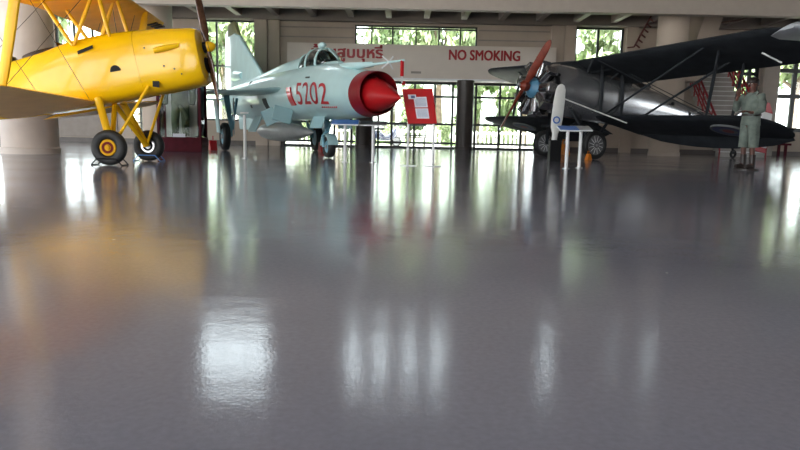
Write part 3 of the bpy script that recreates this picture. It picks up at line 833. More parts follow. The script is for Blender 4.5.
# spine of the tail
MB().prism([(-4.25, -0.02, 1.78), (-5.35, -0.02, 1.70), (-5.75, -0.02, 1.9), (-5.75, -0.02, 2.45), (-5.45, -0.02, 2.68), (-5.0, -0.02, 2.55), (-4.7, -0.02, 2.1)], (0, 0.04, 0)).build('fin', Y_, TM)
for s in (-1, 1):
    wing(MB(), tip_secs(-4.35, 0, 1.74, 1.25, -4.8, s*1.45, 1.74, 0.85, 0), 0.06, 0).build('tailplane', [Y_, Y_], TM)
MB().tube([(-5.0, 0, 1.5), (-5.3, 0, 1.3), (-5.5, 0, 1.13)], [0.03, 0.03, 0.05], 8).build('tail_skid', M['steel'], TM)
# wings
for s in (-1, 1):
    mb = wing(MB(), tip_secs(-0.17, s*0.40, 1.06, 1.34, -0.17 - 0.62, s*4.47, 1.40, 1.34, 2.0), 0.09)
    mb.build('lower_wing', [Y_, M['underwing']], TM)
    mb = wing(MB(), tip_secs(0.40, s*0.33, 2.80, 1.34, 0.40 - 0.70, s*4.47, 3.08, 1.34, 2.0), 0.09)
    uw = mb.build('upper_wing', [Y_, M['orangewing']], TM)
    for k in range(3):
        yy = s * (3.45 + 0.30 * k); xx = 0.40 - 0.70 * (abs(yy) - 0.33) / 4.14 - 0.16 + 0.02*k
        MB().obox((xx - 0.02, yy, 2.80 + 0.28*(abs(yy)-0.33)/4.14 - 0.055), (0.22, 0.10, 0.03)).build('slat_bracket', M['boot'], uw)
mb = wing(MB(), [(0.42, -0.34, 2.80, 1.34, 2), (0.42, 0.34, 2.80, 1.34, 2)], 0.14)
mb.build('fuel_tank', [Y_, M['orangewing']], TM)
def strut(name, a, b, r, par, m, flat=0.5, taper=True):
    a, b = Vector(a), Vector(b)
    pts = [a, a.lerp(b, 0.1), a.lerp(b, 0.5), a.lerp(b, 0.9), b] if taper else [a, b]
    rr = [r*0.55, r*0.85, r, r*0.85, r*0.55] if taper else r
    return MB().tube(pts, rr, 12, flat=flat, side=(1, 0.001, 0)).build(name, m, par)
def lowz(y): return 1.06 + 0.34 * (abs(y) - 0.4) / 4.07
def lowx(y): return -0.17 - 0.62 * (abs(y) - 0.4) / 4.07
def upz(y): return 2.80 + 0.28 * (abs(y) - 0.33) / 4.14
def upx(y): return 0.40 - 0.70 * (abs(y) - 0.33) / 4.14
for s in (-1, 1):
    y = s * 2.08
    strut('interplane_strut', (lowx(y) - 0.20, y, lowz(y) + 0.02), (upx(y) - 0.02, y, upz(y) - 0.02), 0.082, TM, YD)
    strut('interplane_strut', (lowx(y) - 1.0, y, lowz(y) + 0.0), (upx(y) - 0.85, y, upz(y) - 0.05), 0.055, TM, YD)
    # cabane struts: an N of three tubes and the front pair
    yb, yt = s * 0.41, s * 0.36
    strut('cabane_strut', (-0.30, yb, 1.98), (0.20, yt, 2.78), 0.034, TM, YD, 0.8)
    strut('cabane_strut', (-0.32, yb, 1.98), (-0.66, yt, 2.76), 0.034, TM, YD, 0.8)
    strut('cabane_strut', (0.30, yb, 2.02), (0.24, yt, 2.78), 0.034, TM, YD, 0.8)
    # bracing wires
    for a, b in (((lowx(y) - 0.22, y, lowz(y)), (0.15, s*0.36, 2.8)), ((-0.25, s*0.42, 1.1), (upx(y) - 0.25, y, upz(y) - 0.05)), ((-0.95, s*0.43, 1.08), (upx(y) - 0.95, y, upz(y) - 0.07)), ((lowx(y) - 0.95, y, lowz(y)), (-0.6, s*0.36, 2.76))):
        MB().tube([a, b], 0.0042, 6).build('bracing_wire', M['wire'], TM)
# landing gear
for s in (-1, 1):
    wc = ax + Vector((0, s * 0.80, 0))
    wheel(TM, wc, rw, 0.16, 0.125, M['black'], M['hubyellow'] if s < 0 else M['steel'], M['hubred'] if s < 0 else M['blackpaint'], M['hubyellow'] if s < 0 else M['steel'], outer=-1)
    hub = wc - Vector((0, s * 0.10, 0))
    strut('oleo_leg', hub, (-0.10, s * 0.44, 1.10), 0.062, TM, YD, 0.8, False)
    strut('drag_strut', hub, (0.72, s * 0.36, 1.16), 0.026, TM, YD, 0.8, False)
    strut('axle_strut', hub, (-0.05, -s * 0.02, 1.03), 0.045, TM, YD, 0.7, False)
    MB().tube([hub, wc + Vector((0, s*0.04, 0))], 0.03, 10).build('axle', M['steel'], TM)
# propeller
pc = Vector((1.70, 0, 1.66))
pr = thing('propeller', None, None); pr.parent = TM
for k in 'label', 'category':
    if k in pr: del pr[k]
def blade_mb(c, L, chord, ang, thick, root, twist0=55, twist1=18, hand=1):
    """a twisted propeller blade, disc normal along x, pointing at angle ang from up towards +y"""
    c = Vector(c); d = Vector((0, math.sin(ang), math.cos(ang))); side = Vector((0, math.cos(ang), -math.sin(ang))); rs = []
    for f in (0.0, 0.06, 0.14, 0.25, 0.4, 0.6, 0.78, 0.9, 0.97, 1.0):
        w = chord * (0.45 + 2.2*f if f < 0.25 else 1.0) * (1 if f < 0.78 else math.sqrt(max(0.02, 1 - ((f - 0.78)/0.225)**2)))
        th = thick * (1 - 0.8 * f) + 0.004
        tw = R(twist0 + (twist1 - twist0) * f) * hand
        uu = side * math.cos(tw) + Vector((1, 0, 0)) * math.sin(tw); nn = d.cross(uu)
        rs.append([c + d * (root + (L - root) * f) + uu * (w/2) * math.cos(2*PI*i/16) + nn * th * math.sin(2*PI*i/16) for i in range(16)])
    return MB().rings(rs)
bpy.data.objects.remove(pr)
hubo = MB().lathe([(0.001, -0.08), (0.09, -0.08), (0.09, -0.03), (0.09, 0.04), (0.06, 0.06), (0.001, 0.08)], pc, (1, 0, 0), 24).build('propeller', M['blackpaint'], TM)
for a in (R(4), R(184)):
    blade_mb(pc, 0.97, 0.145, a, 0.035, 0.05, 62, 24).build('blade', M['wood'], hubo)
MB().lathe([(0.092, 0.0), (0.092, 0.03), (0.075, 0.08), (0.04, 0.12), (0.001, 0.14)], pc, (1, 0, 0), 24).build('spinner', YD, hubo)
# stands under the wheels
def wheel_stand(label, c, m, g):
    t = thing('wheel_stand', label, 'stand', c, group=g)
    mb = MB()
    for sx in (-1, 1):
        mb.tube([(sx*0.24, -0.12, 0.01), (sx*0.15, -0.12, 0.11)], 0.01, 6); mb.tube([(sx*0.24, 0.12, 0.01), (sx*0.15, 0.12, 0.11)], 0.01, 6)
        mb.tube([(sx*0.24, -0.12, 0.01), (sx*0.24, 0.12, 0.01)], 0.01, 6)
    for sy in (-1, 1): mb.tube([(-0.15, sy*0.12, 0.11), (0.15, sy*0.12, 0.11)], 0.01, 6)
    mb.build('tube_frame', m, t)
    return t
wheel_stand('thin dark stand straddling the nearer wheel of the yellow biplane', (T0.x, T0.y - 0.80, 0), M['blackpaint'], None)
wheel_stand('blue stand straddling the farther wheel of the yellow biplane', (T0.x, T0.y + 0.80, 0), M['blueframe'], None)

# ================================================================ PALE BLUE JET
JA = math.atan2(-0.90, 0.44)
j0 = Vector((-3.85, 19.2, 0))
J = thing('jet_fighter', 'pale blue delta wing jet fighter with a red nose cone and red numbers', 'aircraft', j0, (0, 0, JA))
m_ = M['mig']
SEC = [(7.72, 1.33, 0.40, 0.40), (7.3, 1.335, 0.44, 0.44), (6.6, 1.39, 0.515, 0.515), (5.6, 1.47, 0.60, 0.61), (4.4, 1.51, 0.63, 0.65), (2.5, 1.53, 0.64, 0.66), (0.5, 1.55, 0.64, 0.66), (-1.5, 1.57, 0.62, 0.64), (-3.4, 1.60, 0.57, 0.58), (-5.2, 1.64, 0.48, 0.48)]
def fsec(x):
    for a, b in zip(SEC, SEC[1:]):
        if b[0] <= x <= a[0]:
            f = (x - a[0]) / (b[0] - a[0]); return [a[k] + (b[k] - a[k]) * f for k in range(4)]
    return SEC[0] if x > SEC[0][0] else SEC[-1]
xs = [7.30 - (7.30 + 5.2) * k / 26 for k in range(27)]
jf = MB().rings([sup(*fsec(x), n=2.0, seg=40) for x in xs]).build('fuselage', m_, J)
# red lip with a hollow intake, and the cone
MB().lathe([(0.443, 7.30), (0.434, 7.45), (0.419, 7.62), (0.405, 7.74), (0.396, 7.76), (0.384, 7.73), (0.374, 7.45), (0.365, 7.31)], (0, 0, 1.335), (1, 0, 0), 44, closed=True).build('intake_lip', M['lip'], J)
MB().lathe([(0.001, 7.32), (0.37, 7.32), (0.37, 7.335), (0.001, 7.335)], (0, 0, 1.335), (1, 0, 0), 40).build('intake_duct', M['darkred'], J)
MB().lathe([(0.001, 0.0), (0.315, 0.0), (0.325, 0.15), (0.305, 0.38), (0.23, 0.7), (0.11, 1.08), (0.045, 1.25), (0.026, 1.32), (0.001, 1.35)], (7.34, 0, 1.32), (1, 0, -0.085), 40).build('nose_cone', M['rednose'], J)
MB().prism([(8.64, -0.012, 1.235), (8.15, -0.012, 1.455), (7.6, -0.012, 1.635), (7.6, -0.012, 1.59), (8.2, -0.012, 1.405)], (0, 0.024, 0)).build('cone_fairing', M['red'], J)
# spine and canopy
def sp(x, w, zt): 
    s0 = fsec(x); return sup(x, s0[1] + 0.25, w, zt - s0[1] - 0.25, 2.2, 24, hb=0.2)
MB().rings([sp(*q) for q in ((3.72, 0.33, 2.42), (2.8, 0.33, 2.42), (1.5, 0.32, 2.40), (0, 0.30, 2.34), (-1.6, 0.27, 2.28), (-3.2, 0.2, 2.25), (-4.6, 0.1, 2.15))]).build('dorsal_spine', m_, J)
MB().rings([sp(*q) for q in ((5.75, 0.12, 2.10), (5.4, 0.3, 2.14), (4.4, 0.36, 2.16), (3.3, 0.36, 2.2))]).build('cockpit_sill', m_, J)
MB().rings([sup(x, 2.1, w, h, 2.2, 24, hb=0.12) for x, w, h in ((5.55, 0.06, 0.06), (5.25, 0.2, 0.2), (4.9, 0.28, 0.35), (4.5, 0.31, 0.41), (4.1, 0.32, 0.40), (3.73, 0.32, 0.34))]).build('canopy', M['canopy'], J)
MB().rings([sup(x, 2.1, w, h, 2.2, 20, hb=0.1) for x, w, h in ((5.0, 0.16, 0.1), (4.5, 0.23, 0.14), (3.6, 0.26, 0.16))]).build('cockpit_interior', M['cockpit'], J)
MB().rings([sup(x, 2.25, w, h, 2.4, 16) for x, w, h in ((3.95, 0.14, 0.2), (3.82, 0.16, 0.22))]).build('ejection_seat', M['cockpit'], J)
mb = MB()
for (xa, w, h, dd) in ((4.88, 0.286, 0.36, 0.11), (4.25, 0.325, 0.412, 0.09), (3.74, 0.328, 0.355, 0.07)):
    rs = []
    for x, k in ((xa, 1.02), (xa - dd, 1.03), (xa - dd, 0.95), (xa, 0.95)):
        rs.append(sup(x, 2.1, w * k, h * k, 2.2, 24, hb=0.1))
    mb.rings(rs, closed=True)
mb.tube([(5.55, 0, 2.16), (5.25, 0, 2.305), (4.9, 0, 2.455)], 0.02, 8)
mb.build('canopy_frame', m_, J)
MB().ball((4.5, 0, 2.55), (0.16, 0.09, 0.08), 14).build('canopy_periscope', m_, J)
# fin, rudder, tip, ventral fin
def slab(name, pts, t, m, par): # pts in the x-z plane, thinned at the edges by a bevel
    return MB().prism([(a, -t/2, b) for a, b in pts], (0, t, 0)).build(name, m, par, bevel=t*0.35)
FT = 4.46
slab('fin', [(-0.9, 2.25), (-4.2, 3.85), (-4.95, 4.02), (-6.1, 4.02), (-6.2, 2.0), (-3.5, 2.0)], 0.13, m_, J)
slab('fin_tip', [(-4.2, 3.85), (-4.85, FT - 0.08), (-5.2, FT), (-6.0, FT), (-6.1, 4.02), (-4.95, 4.02)], 0.12, M['olive'], J)
slab('rudder', [(-6.05, 4.3), (-6.6, 4.2), (-6.9, 2.45), (-6.22, 2.45)], 0.09, m_, J)
slab('ventral_fin', [(-1.6, 0.98), (-4.6, 1.12), (-4.4, 0.62), (-2.6, 0.6)], 0.06, m_, J)
MB().tube([(-3.8, 0, 2.45), (-4.8, 0, 2.5), (-5.5, 0, 2.5)], [0.14, 0.2, 0.12], 14).build('brake_chute_fairing', m_, J)
MB().lathe([(0.47, -5.2), (0.44, -5.65), (0.41, -5.65), (0.40, -5.2)], (0, 0, 1.64), (1, 0, 0), 32, closed=True).build('jet_nozzle', M['steel'], J)
# wings and tailplanes
for s in (-1, 1):
    wing(MB(), [(3.35, s*0.55, 1.62, 4.25, 0), (1.30, s*1.9, 1.585, 2.2, 0), (-0.25, s*3.05, 1.555, 0.85, 0), (-0.45, s*3.18, 1.55, 0.5, 0)], 0.036, 0).build('wing', [M['migwing'], m_], J)
    wing(MB(), [(-3.3, s*0.45, 1.62, 1.75, 0), (-4.75, s*1.75, 1.62, 0.72, 0), (-5.0, s*1.86, 1.62, 0.4, 0)], 0.05, 0).build('tailplane', [M['migwing'], m_], J)
    slab('wing_fence', [(1.0, 1.58), (-0.2, 1.58), (-0.2, 1.72), (0.8, 1.74)], 0.02, m_, J).location.y = s * 2.55
    slab('pylon', [(0.7, 1.56), (-0.5, 1.56), (-0.4, 1.33), (0.6, 1.33)], 0.08, M['migleg'], J).location.y = s * 2.3
    MB().tube([(1.0, s*2.3, 1.28), (0.8, s*2.3, 1.28), (-0.6, s*2.3, 1.28)], [0.03, 0.05, 0.05], 10).build('missile_rail', M['migwing'], J)
# nose boom with vanes and ribbon
ba, bb = Vector((6.35, -0.12, 1.98)), Vector((8.75, -0.12, 2.02))
bo = MB().tube([(5.6, -0.08, 2.0), (6.4, -0.12, 1.92), (7.7, -0.12, 1.855), (7.75, -0.12, 1.85), (9.05, -0.12, 1.81)], [0.02, 0.085, 0.05, 0.028, 0.016], 12).build('pitot_boom', m_, J)
mb = MB()
for k in range(4):
    a = PI/4 + k*PI/2
    u = Vector((-0.5, math.cos(a), math.sin(a))).normalized()
    mb.tube([Vector((8.45, -0.12, 1.83)), Vector((8.45, -0.12, 1.83)) + u * 0.17], 0.014, 6)
mb.build('vane', M['white'], bo)
rb = MB(); rb.box((8.96, -0.15, 1.55), (9.0, -0.10, 1.81)); rb.box((8.955, -0.11, 1.41), (8.98, -0.06, 1.47)); rb.build('ribbon', M['red'], bo)
MB().box((8.975, -0.13, 1.44), (8.985, -0.11, 1.57)).build('ribbon_tag', M['white'], bo)
# drop tank, pylon
MB().lathe([(0.001, -1.9), (0.06, -1.7), (0.2, -0.9), (0.26, 0.0), (0.265, 1.2), (0.22, 2.3), (0.12, 3.2), (0.04, 3.75), (0.001, 3.9)], (0, 0, 0.57), (1, 0, 0), 28).build('drop_tank', M['tank'], J)
slab('tank_pylon', [(2.2, 0.95), (0.2, 0.95), (0.5, 0.8), (2.0, 0.8)], 0.1, m_, J)
# main gear
for s in (-1, 1):
    wc = (0, s * 1.38, 0.40)
    wheel(J, wc, 0.40, 0.21, 0.22, M['black'], M['migleg'], None, M['steel'], outer=s)
    MB().tube([(0.0, s*1.22, 0.40), (0.0, s*1.22, 0.8), (0.15, s*1.35, 1.55)], [0.06, 0.06, 0.09], 12).build('main_gear_leg', M['migleg'], J)
    MB().tube([(0.03, s*1.18, 0.6), (-0.35, s*0.95, 1.5)], 0.04, 8).build('gear_brace', M['migleg'], J)
    mb = MB(); mb.obox((0.02, s*1.60, 0.98), (0.46, 0.03, 0.95), Matrix.Rotation(R(-5*s), 3, 'X')); mb.build('gear_door', m_, J, bevel=0.01)
    mb = MB(); mb.obox((0.5, s*0.62, 0.78), (0.9, 0.03, 0.5), Matrix.Rotation(R(25*s), 3, 'X')); mb.build('gear_door', M['migwing'], J, bevel=0.01)
    MB().tube([(-0.1, s*1.1, 0.45), (-0.05, s*1.1, 0.9), (0.1, s*1.15, 1.5)], 0.018, 6).build('hydraulic_line', M['steel'], J)
# nose gear
nx = 5.0
wheel(J, (nx, 0, 0.255), 0.255, 0.18, 0.13, M['black'], M['migleg'], None, M['steel'], outer=-1)
mb = MB()
for k in range(11):
    pass
rs = []
for k in range(9):
    a = R(10 + 165 * k / 8)
    rs.append([Vector((nx + rr * math.cos(a), yy, 0.255 + rr * math.sin(a))) for rr, yy in ((0.27, -0.12), (0.29, -0.12), (0.31, 0.0), (0.29, 0.12), (0.27, 0.12), (0.285, 0.0))])
MB().rings(rs).build('mudguard', m_, J)
MB().tube([(nx, -0.14, 0.255), (nx - 0.05, -0.13, 0.5), (nx - 0.12, 0, 0.6), (nx - 0.2, 0, 1.0)], [0.035, 0.035, 0.06, 0.07], 10).build('nose_gear_leg', M['migleg'], J)
MB().tube([(nx - 0.1, 0, 0.62), (nx + 0.35, 0, 0.95)], 0.035, 8).build('gear_brace', M['migleg'], J)
for s in (-1, 1): MB().obox((nx + 0.1, s*0.3, 0.84), (0.8, 0.025, 0.36), Matrix.Rotation(R(18*s), 3, 'X')).build('gear_door', M['migwing'], J, bevel=0.008)
# open airbrake, red plug, dark vents on the near side
mm = Matrix.Rotation(R(-14), 3, 'Z') @ Matrix.Rotation(R(-14), 3, 'X') @ Matrix.Rotation(R(-18), 3, 'Y')
MB().obox((3.70, -0.72, 0.98), (0.05, 0.46, 0.38), mm).build('airbrake', M['migwing'], J, bevel=0.015)
MB().tube([(3.2, -0.5, 1.05), (3.58, -0.74, 1.0)], 0.03, 8).build('airbrake_ram', M['steel'], J)
MB().obox((2.5, -0.72, 0.95), (0.05, 0.34, 0.40), Matrix.Rotation(R(-25), 3, 'Z') @ Matrix.Rotation(R(25), 3, 'X')).build('gear_door', M['migwing'], J, bevel=0.015)
def side_pt(x, al, off=0.0):
    s0 = fsec(x); return Vector((x, -(s0[2] + off) * math.cos(al), s0[1] + (s0[3] + off) * math.sin(al)))
def side_patch(name, x0, x1, z0, z1, m, slant=0.0, off=0.012):
    rs = []
    for k in range(7):
        z = z0 + (z1 - z0) * k / 6
        dx = slant * k / 6
        al = math.asin(max(-1, min(1, (z - 1.51) / 0.64)))
        rs.append([side_pt(x0 + dx, al, -0.01), side_pt(x1 + dx, al, -0.01), side_pt(x1 + dx, al, off), side_pt(x0 + dx, al, off)])
    return MB().rings(rs).build(name, m, jf)
side_patch('red_plug', 4.0, 4.32, 1.20, 1.60, M['red'], -0.22, 0.03)
side_patch('dark_vent', 1.55, 1.95, 1.02, 1.42, M['cockpit'], -0.15)
side_patch('dark_vent', 5.0, 5.25, 1.78, 1.81, M['cockpit'])
for (x, z) in ((-0.8, 1.9), (-0.2, 1.2), (-2.6, 1.35), (-2.2, 1.72)): side_patch('dark_vent', x, x + 0.14, z, z + 0.08, M['cockpit'])
# number on the side
me = text_mesh('5202', 1.0, 0, 0.004, res=4)
bm = bmesh.new(); bm.from_mesh(me)
bmesh.ops.subdivide_edges(bm, edges=[e for e in bm.edges if e.calc_length() > 0.12], cuts=3)
bmesh.ops.triangulate(bm, faces=bm.faces)
us = [v.co.x for v in bm.verts]; vs = [v.co.y for v in bm.verts]
u0, u1, v0, v1 = min(us), max(us), min(vs), max(vs)
for v in bm.verts:
    u = (v.co.x - u0) / (u1 - u0); w = (v.co.y - v0) / (v1 - v0)
    v.co = side_pt(4.5 + 1.85 * u, (w - 0.5) * 0.48 / 0.61 - 0.11, 0.007)
bm.to_mesh(me); bm.free()
link_mesh('number_lettering', me, M['insignia_red'], jf)['label'] = 'red number 5202'
mb = MB()
for k in range(8): mb.obox(side_pt(5.9 + 0.1 * k, -0.62, 0.004), (0.06, 0.01, 0.03))
mb.build('stencil_text', M['insignia_red'], jf)
def jw(x, y): # jet point in the hall
    return Vector((j0.x + x * math.cos(JA) - y * math.sin(JA), j0.y + x * math.sin(JA) + y * math.cos(JA), 0))
for (x, y, lab) in ((-0.15, -1.70, 'red chock at the jet main wheel nearest the display case'), (0.56, 1.38, 'red chock at the jet main wheel nearest the nose wheel')):
    chock(lab, jw(x, y), JA, M['red'], None, 0.95)
# ================================================================ DARK BIPLANE
CA = math.atan2(-0.43, -0.90)
cp = R(8)
c0 = Vector((4.6 * 1.07, 16.98 * 1.07, 0))
CB = thing('biplane', 'charcoal and silver radial engined biplane with a red propeller at right', 'aircraft', c0, (0, -cp, CA))
CB.scale = (1.07, 1.07, 1.07)
rw = 0.36
ax = Vector((rw * math.sin(cp) + 0.28 * math.cos(cp), 0, rw * math.cos(cp) - 0.28 * math.sin(cp)))
G, DW, DU = M['gunmetal'], M['darkwing'], M['darkunder']
MB().rings([fz(*q) for q in ((1.42, 1.16, 2.12, 0.44, 2.1), (1.2, 1.02, 2.22, 0.52, 2.2), (0.6, 0.98, 2.26, 0.54, 2.3), (-0.4, 1.0, 2.24, 0.53, 2.3), (-1.2, 1.05, 2.24, 0.50, 2.3), (-2.2, 1.16, 2.20, 0.44, 2.2), (-3.4, 1.32, 2.06, 0.33, 2.1), (-4.8, 1.50, 1.92, 0.22, 2.1), (-6.7, 1.68, 1.86, 0.06, 2.0))]).build('fuselage', G, CB)
cbf = [o for o in CB.children if o.name.startswith('fuselage')][0]
for cx, zt in ((-0.75, 2.23), (-1.75, 2.21)):
    rs = []
    for q, dz in ((0.26, -0.1), (0.28, 0.0), (0.30, 0.04), (0.25, 0.045), (0.22, -0.06)):
        rs.append([Vector((cx + q*1.2*math.cos(2*PI*i/24), q*math.sin(2*PI*i/24), zt + dz)) for i in range(24)])
    MB().rings(rs).build('cockpit_coaming', M['boot'], cbf)
MB().prism([(-0.40, -0.2, 2.22), (-0.40, 0.2, 2.22), (-0.52, 0.15, 2.46), (-0.52, -0.15, 2.46)], (0.006, 0, 0)).build('windscreen', M['caseglass'], CB)
for (x, z) in ((-2.7, 1.9), (-3.5, 1.75)): MB().ball((x, 0.40 if x > -3 else 0.31, z), (0.07, 0.02, 0.05), 10).build('port_hole', M['blackpaint'], cbf)
# radial engine
ec = Vector((1.62, 0, 1.52))
eng = MB().lathe([(0.001, -0.22), (0.36, -0.22), (0.38, -0.1), (0.34, 0.03), (0.27, 0.06), (0.001, 0.06)], ec, (1, 0, 0), 30).build('crankcase', M['blackpaint'], CB)
MB().lathe([(0.001, 0.05), (0.25, 0.05), (0.25, 0.12), (0.2, 0.18), (0.11, 0.25), (0.001, 0.26)], ec, (1, 0, 0), 30).build('crankcase_cover', M['bluehub'], eng)
for k in range(9):
    a = 2*PI*k/9 + 0.2
    d = Vector((0, math.sin(a), math.cos(a)))
    pr_ = []
    for i in range(11):
        h = 0.28 + 0.031 * i
        pr_ += [(0.125, h), (0.125, h + 0.012), (0.155, h + 0.016), (0.155, h + 0.030)]
    pr_ = [(0.001, 0.26)] + pr_ + [(0.10, 0.635), (0.001, 0.645)]
    cy = MB().lathe(pr_, ec, d, 18).build('cylinder', M['chrome'], CB)
    side = d.cross(Vector((1, 0, 0)))
    for s in (-1, 1):
        MB().tube([ec + d*0.26 + Vector((0.12, 0, 0)) + side*s*0.05, ec + d*0.64 + Vector((0.10, 0, 0)) + side*s*0.07], 0.017, 8).build('push_rod', M['blackpaint'], cy)
    MB().obox(ec + d * 0.655, (0.30, 0.22, 0.09), Matrix((Vector((1,0,0)), side, d)).transposed()).build('rocker_box', M['chrome'], cy, bevel=0.012)
    MB().tube([ec + d*0.56 - Vector((0.10, 0, 0)), ec + d*0.60 - Vector((0.2, 0, 0)), ec + d*0.58 - Vector((0.3, 0, 0))], 0.035, 8).build('exhaust_stub', M['blackpaint'], cy)
MB().lathe([(0.44, -0.30), (0.56, -0.30), (0.58, -0.24), (0.56, -0.20), (0.44, -0.22)], ec, (1, 0, 0), 36, closed=True).build('exhaust_ring', M['blackpaint'], CB)
pc = ec + Vector((0.36, 0, 0))
hb = MB().lathe([(0.001, -0.12), (0.09, -0.12), (0.13, -0.05), (0.13, 0.05), (0.08, 0.1), (0.04, 0.16), (0.001, 0.17)], pc, (1, 0, 0), 24).build('propeller', M['redprop'], CB)
for a in (R(36), R(216)):
    blade_mb(pc, 1.28, 0.20, a, 0.05, 0.04, 50, 22, hand=-1).build('blade', M['redprop'], hb)
MB().lathe([(0.05, 0.1), (0.045, 0.2), (0.001, 0.22)], pc, (1, 0, 0), 16).build('hub_nut', M['steel'], hb)
# wings. left of the nose (local +y) is the near side
LI, UI = 8.0, 9.0
LZ0, LZ1, LX0, LX1 = 1.10, 1.06, 0.02, -0.25
UZ0, UZ1, UX0, UX1 = 2.43, 2.75, 0.50, 0.0
HS = 5.5
def lw(s, y): f = (abs(y) - 0.5) / (HS - 0.5); return LX0 + (LX1-LX0)*f, (LZ0 + (LZ1-LZ0)*f if s > 0 else LZ0 + 0.10 * f)
def up(y): f = abs(y) / HS; return UX0 + (UX1-UX0)*f, UZ0 + (UZ1-UZ0)*f
for s in (-1, 1):
    z1 = LZ1 if s > 0 else LZ0 + 0.10
    w_ = wing(MB(), tip_secs(LX0, s*0.48, LZ0, 1.62, LX1, s*(4.95 if s > 0 else 5.6), z1, 1.62, LI), 0.10).build('lower_wing', [DW, DU], CB)
    # drooping aileron along the outer trailing edge
    rs = []
    for k in range(9):
        f = k / 8; y = s * (0.62 + 4.0 * f); dr_ = 0.23 * math.sin(PI * min(1, f * 1.02 + 0.0)) ** 0.6 + 0.012
        x, z = lw(s, y); xt, zt = x - 1.58*math.cos(R(LI)), z - 1.58*math.sin(R(LI))
        rs.append([Vector((xt + 0.06, y, zt + 0.035)), Vector((xt - dr_, y, zt - dr_*0.95)), Vector((xt - dr_ - 0.012, y, zt - dr_*0.95 - 0.012)), Vector((xt + 0.03, y, zt - 0.03))])
    MB().rings(rs).build('aileron', DU, w_)
    wu = wing(MB(), tip_secs(UX0, s*0.02, UZ0, 1.74, UX1, s*HS, UZ1, 1.74, UI, 0.5), 0.10).build('upper_wing', [DW, DU], CB)
    # roundel under the lower wing and over it
    yc = s * 3.7
    x, z = lw(s, yc)
    cx, cz = x - 0.74*math.cos(R(LI)), z - 0.74*math.sin(R(LI)) - 0.082
    nrm = Vector((math.sin(R(LI)), 0, -math.cos(R(LI))))
    for r0, r1, m in ((0.0, 0.12, M['darkred']), (0.12, 0.19, M['roundelgrey']), (0.19, 0.33, M['insignia_blue']), (0.33, 0.38, M['roundelgrey'])):  # ring colours darkened to stand for the wing's shade
        MB().lathe([(r0 + 0.001, -0.02), (r1, -0.02), (r1, 0.02), (r0 + 0.001, 0.02)], (cx, yc, cz), nrm, 40, closed=True).build('roundel_ring', m, w_)
    # struts
    y = s * 3.55
    xl, zl = lw(s, y); xu, zu = up(y)
    strut('interplane_strut', (xl - 0.15, y, zl), (xu - 0.50, y, zu - 0.05), 0.05, CB, DW, 0.5)
    strut('interplane_strut', (xl - 0.95, y, zl - 0.08), (xu - 1.35, y, zu - 0.16), 0.05, CB, DW, 0.5)
    for xa, xb in ((0.45, 0.50), (-0.35, -0.55)):
        strut('cabane_strut', (xa, s*0.42, 2.1), (xb, s*0.62, UZ0 + 0.0), 0.034, CB, DW, 0.8)
    strut('cabane_strut', (0.45, s*0.42, 2.1), (-0.5, s*0.62, UZ0), 0.028, CB, DW, 0.8)
    for xa in (-0.05, -0.75):
        pts = [(xa, s*0.56, 1.08), (xa + 0.02, s*0.56, 1.6), (xa + 0.10, s*0.50, 2.2), (xa + 0.2, s*0.58, UZ0 - 0.04)]
        MB().tube(pts, 0.043, 8).build('fuselage_strut', DW, CB)
    for a, b in (((-0.15, s*0.6, LZ0 + 0.05), (xu - 0.25, y, zu)), ((-1.1, s*0.6, LZ0 - 0.03), (xu - 1.15, y, zu - 0.1))):
        MB().tube([a, b], 0.028, 8).build('flying_wire', DW, CB)
    for a, b in (((xl - 0.25, y, zl), (0.4, s*0.65, UZ0)), ((xl - 1.15, y, zl - 0.05), (-0.6, s*0.65, UZ0 - 0.1))):
        MB().tube([a, b], 0.010, 6).build('landing_wire', DW, CB)
# pale tube hanging below the near wing, pitot
a = Vector((1.25, 0.42, 1.38)); b = Vector((-0.05, 1.55, 0.92))
MB().tube([a, b], 0.016, 8).build('pale_brace', M['offwhite'], CB)
xu, zu = up(4.6)
MB().tube([(xu - 0.55, 4.45, zu - 0.30), (xu - 0.85, 4.70, zu - 0.46)], 0.018, 8).build('pitot_tube', M['white'], CB)
# landing gear
for s in (-1, 1):
    wc = ax + Vector((0, s * 0.98, 0))
    wheel(CB, wc, rw, 0.16, 0.235, M['black'], M['rim'], None, M['rim'], outer=1 if s > 0 else -1, spokes=12)
    hub = wc - Vector((0, s * 0.1, 0))
    strut('gear_leg', hub, (0.75, s*0.42, 1.12), 0.05, CB, DW, 0.7, False)
    strut('gear_leg', hub, (-0.55, s*0.42, 1.12), 0.042, CB, DW, 0.7, False)
    strut('gear_leg', hub, (0.1, s*0.05, 0.95), 0.04, CB, DW, 0.7, False)
    MB().tube([hub, wc + Vector((0, s*0.1, 0))], 0.035, 10).build('axle', M['steel'], CB)
mb = MB()
mb.tube([ax + Vector((0.55, -0.5, 0.38)), ax + Vector((0.55, 0.5, 0.38))], 0.03, 8)
mb.tube([ax + Vector((-0.35, -0.55, 0.36)), ax + Vector((-0.35, 0.55, 0.36))], 0.03, 8)
mb.build('spreader_bar', DW, CB)
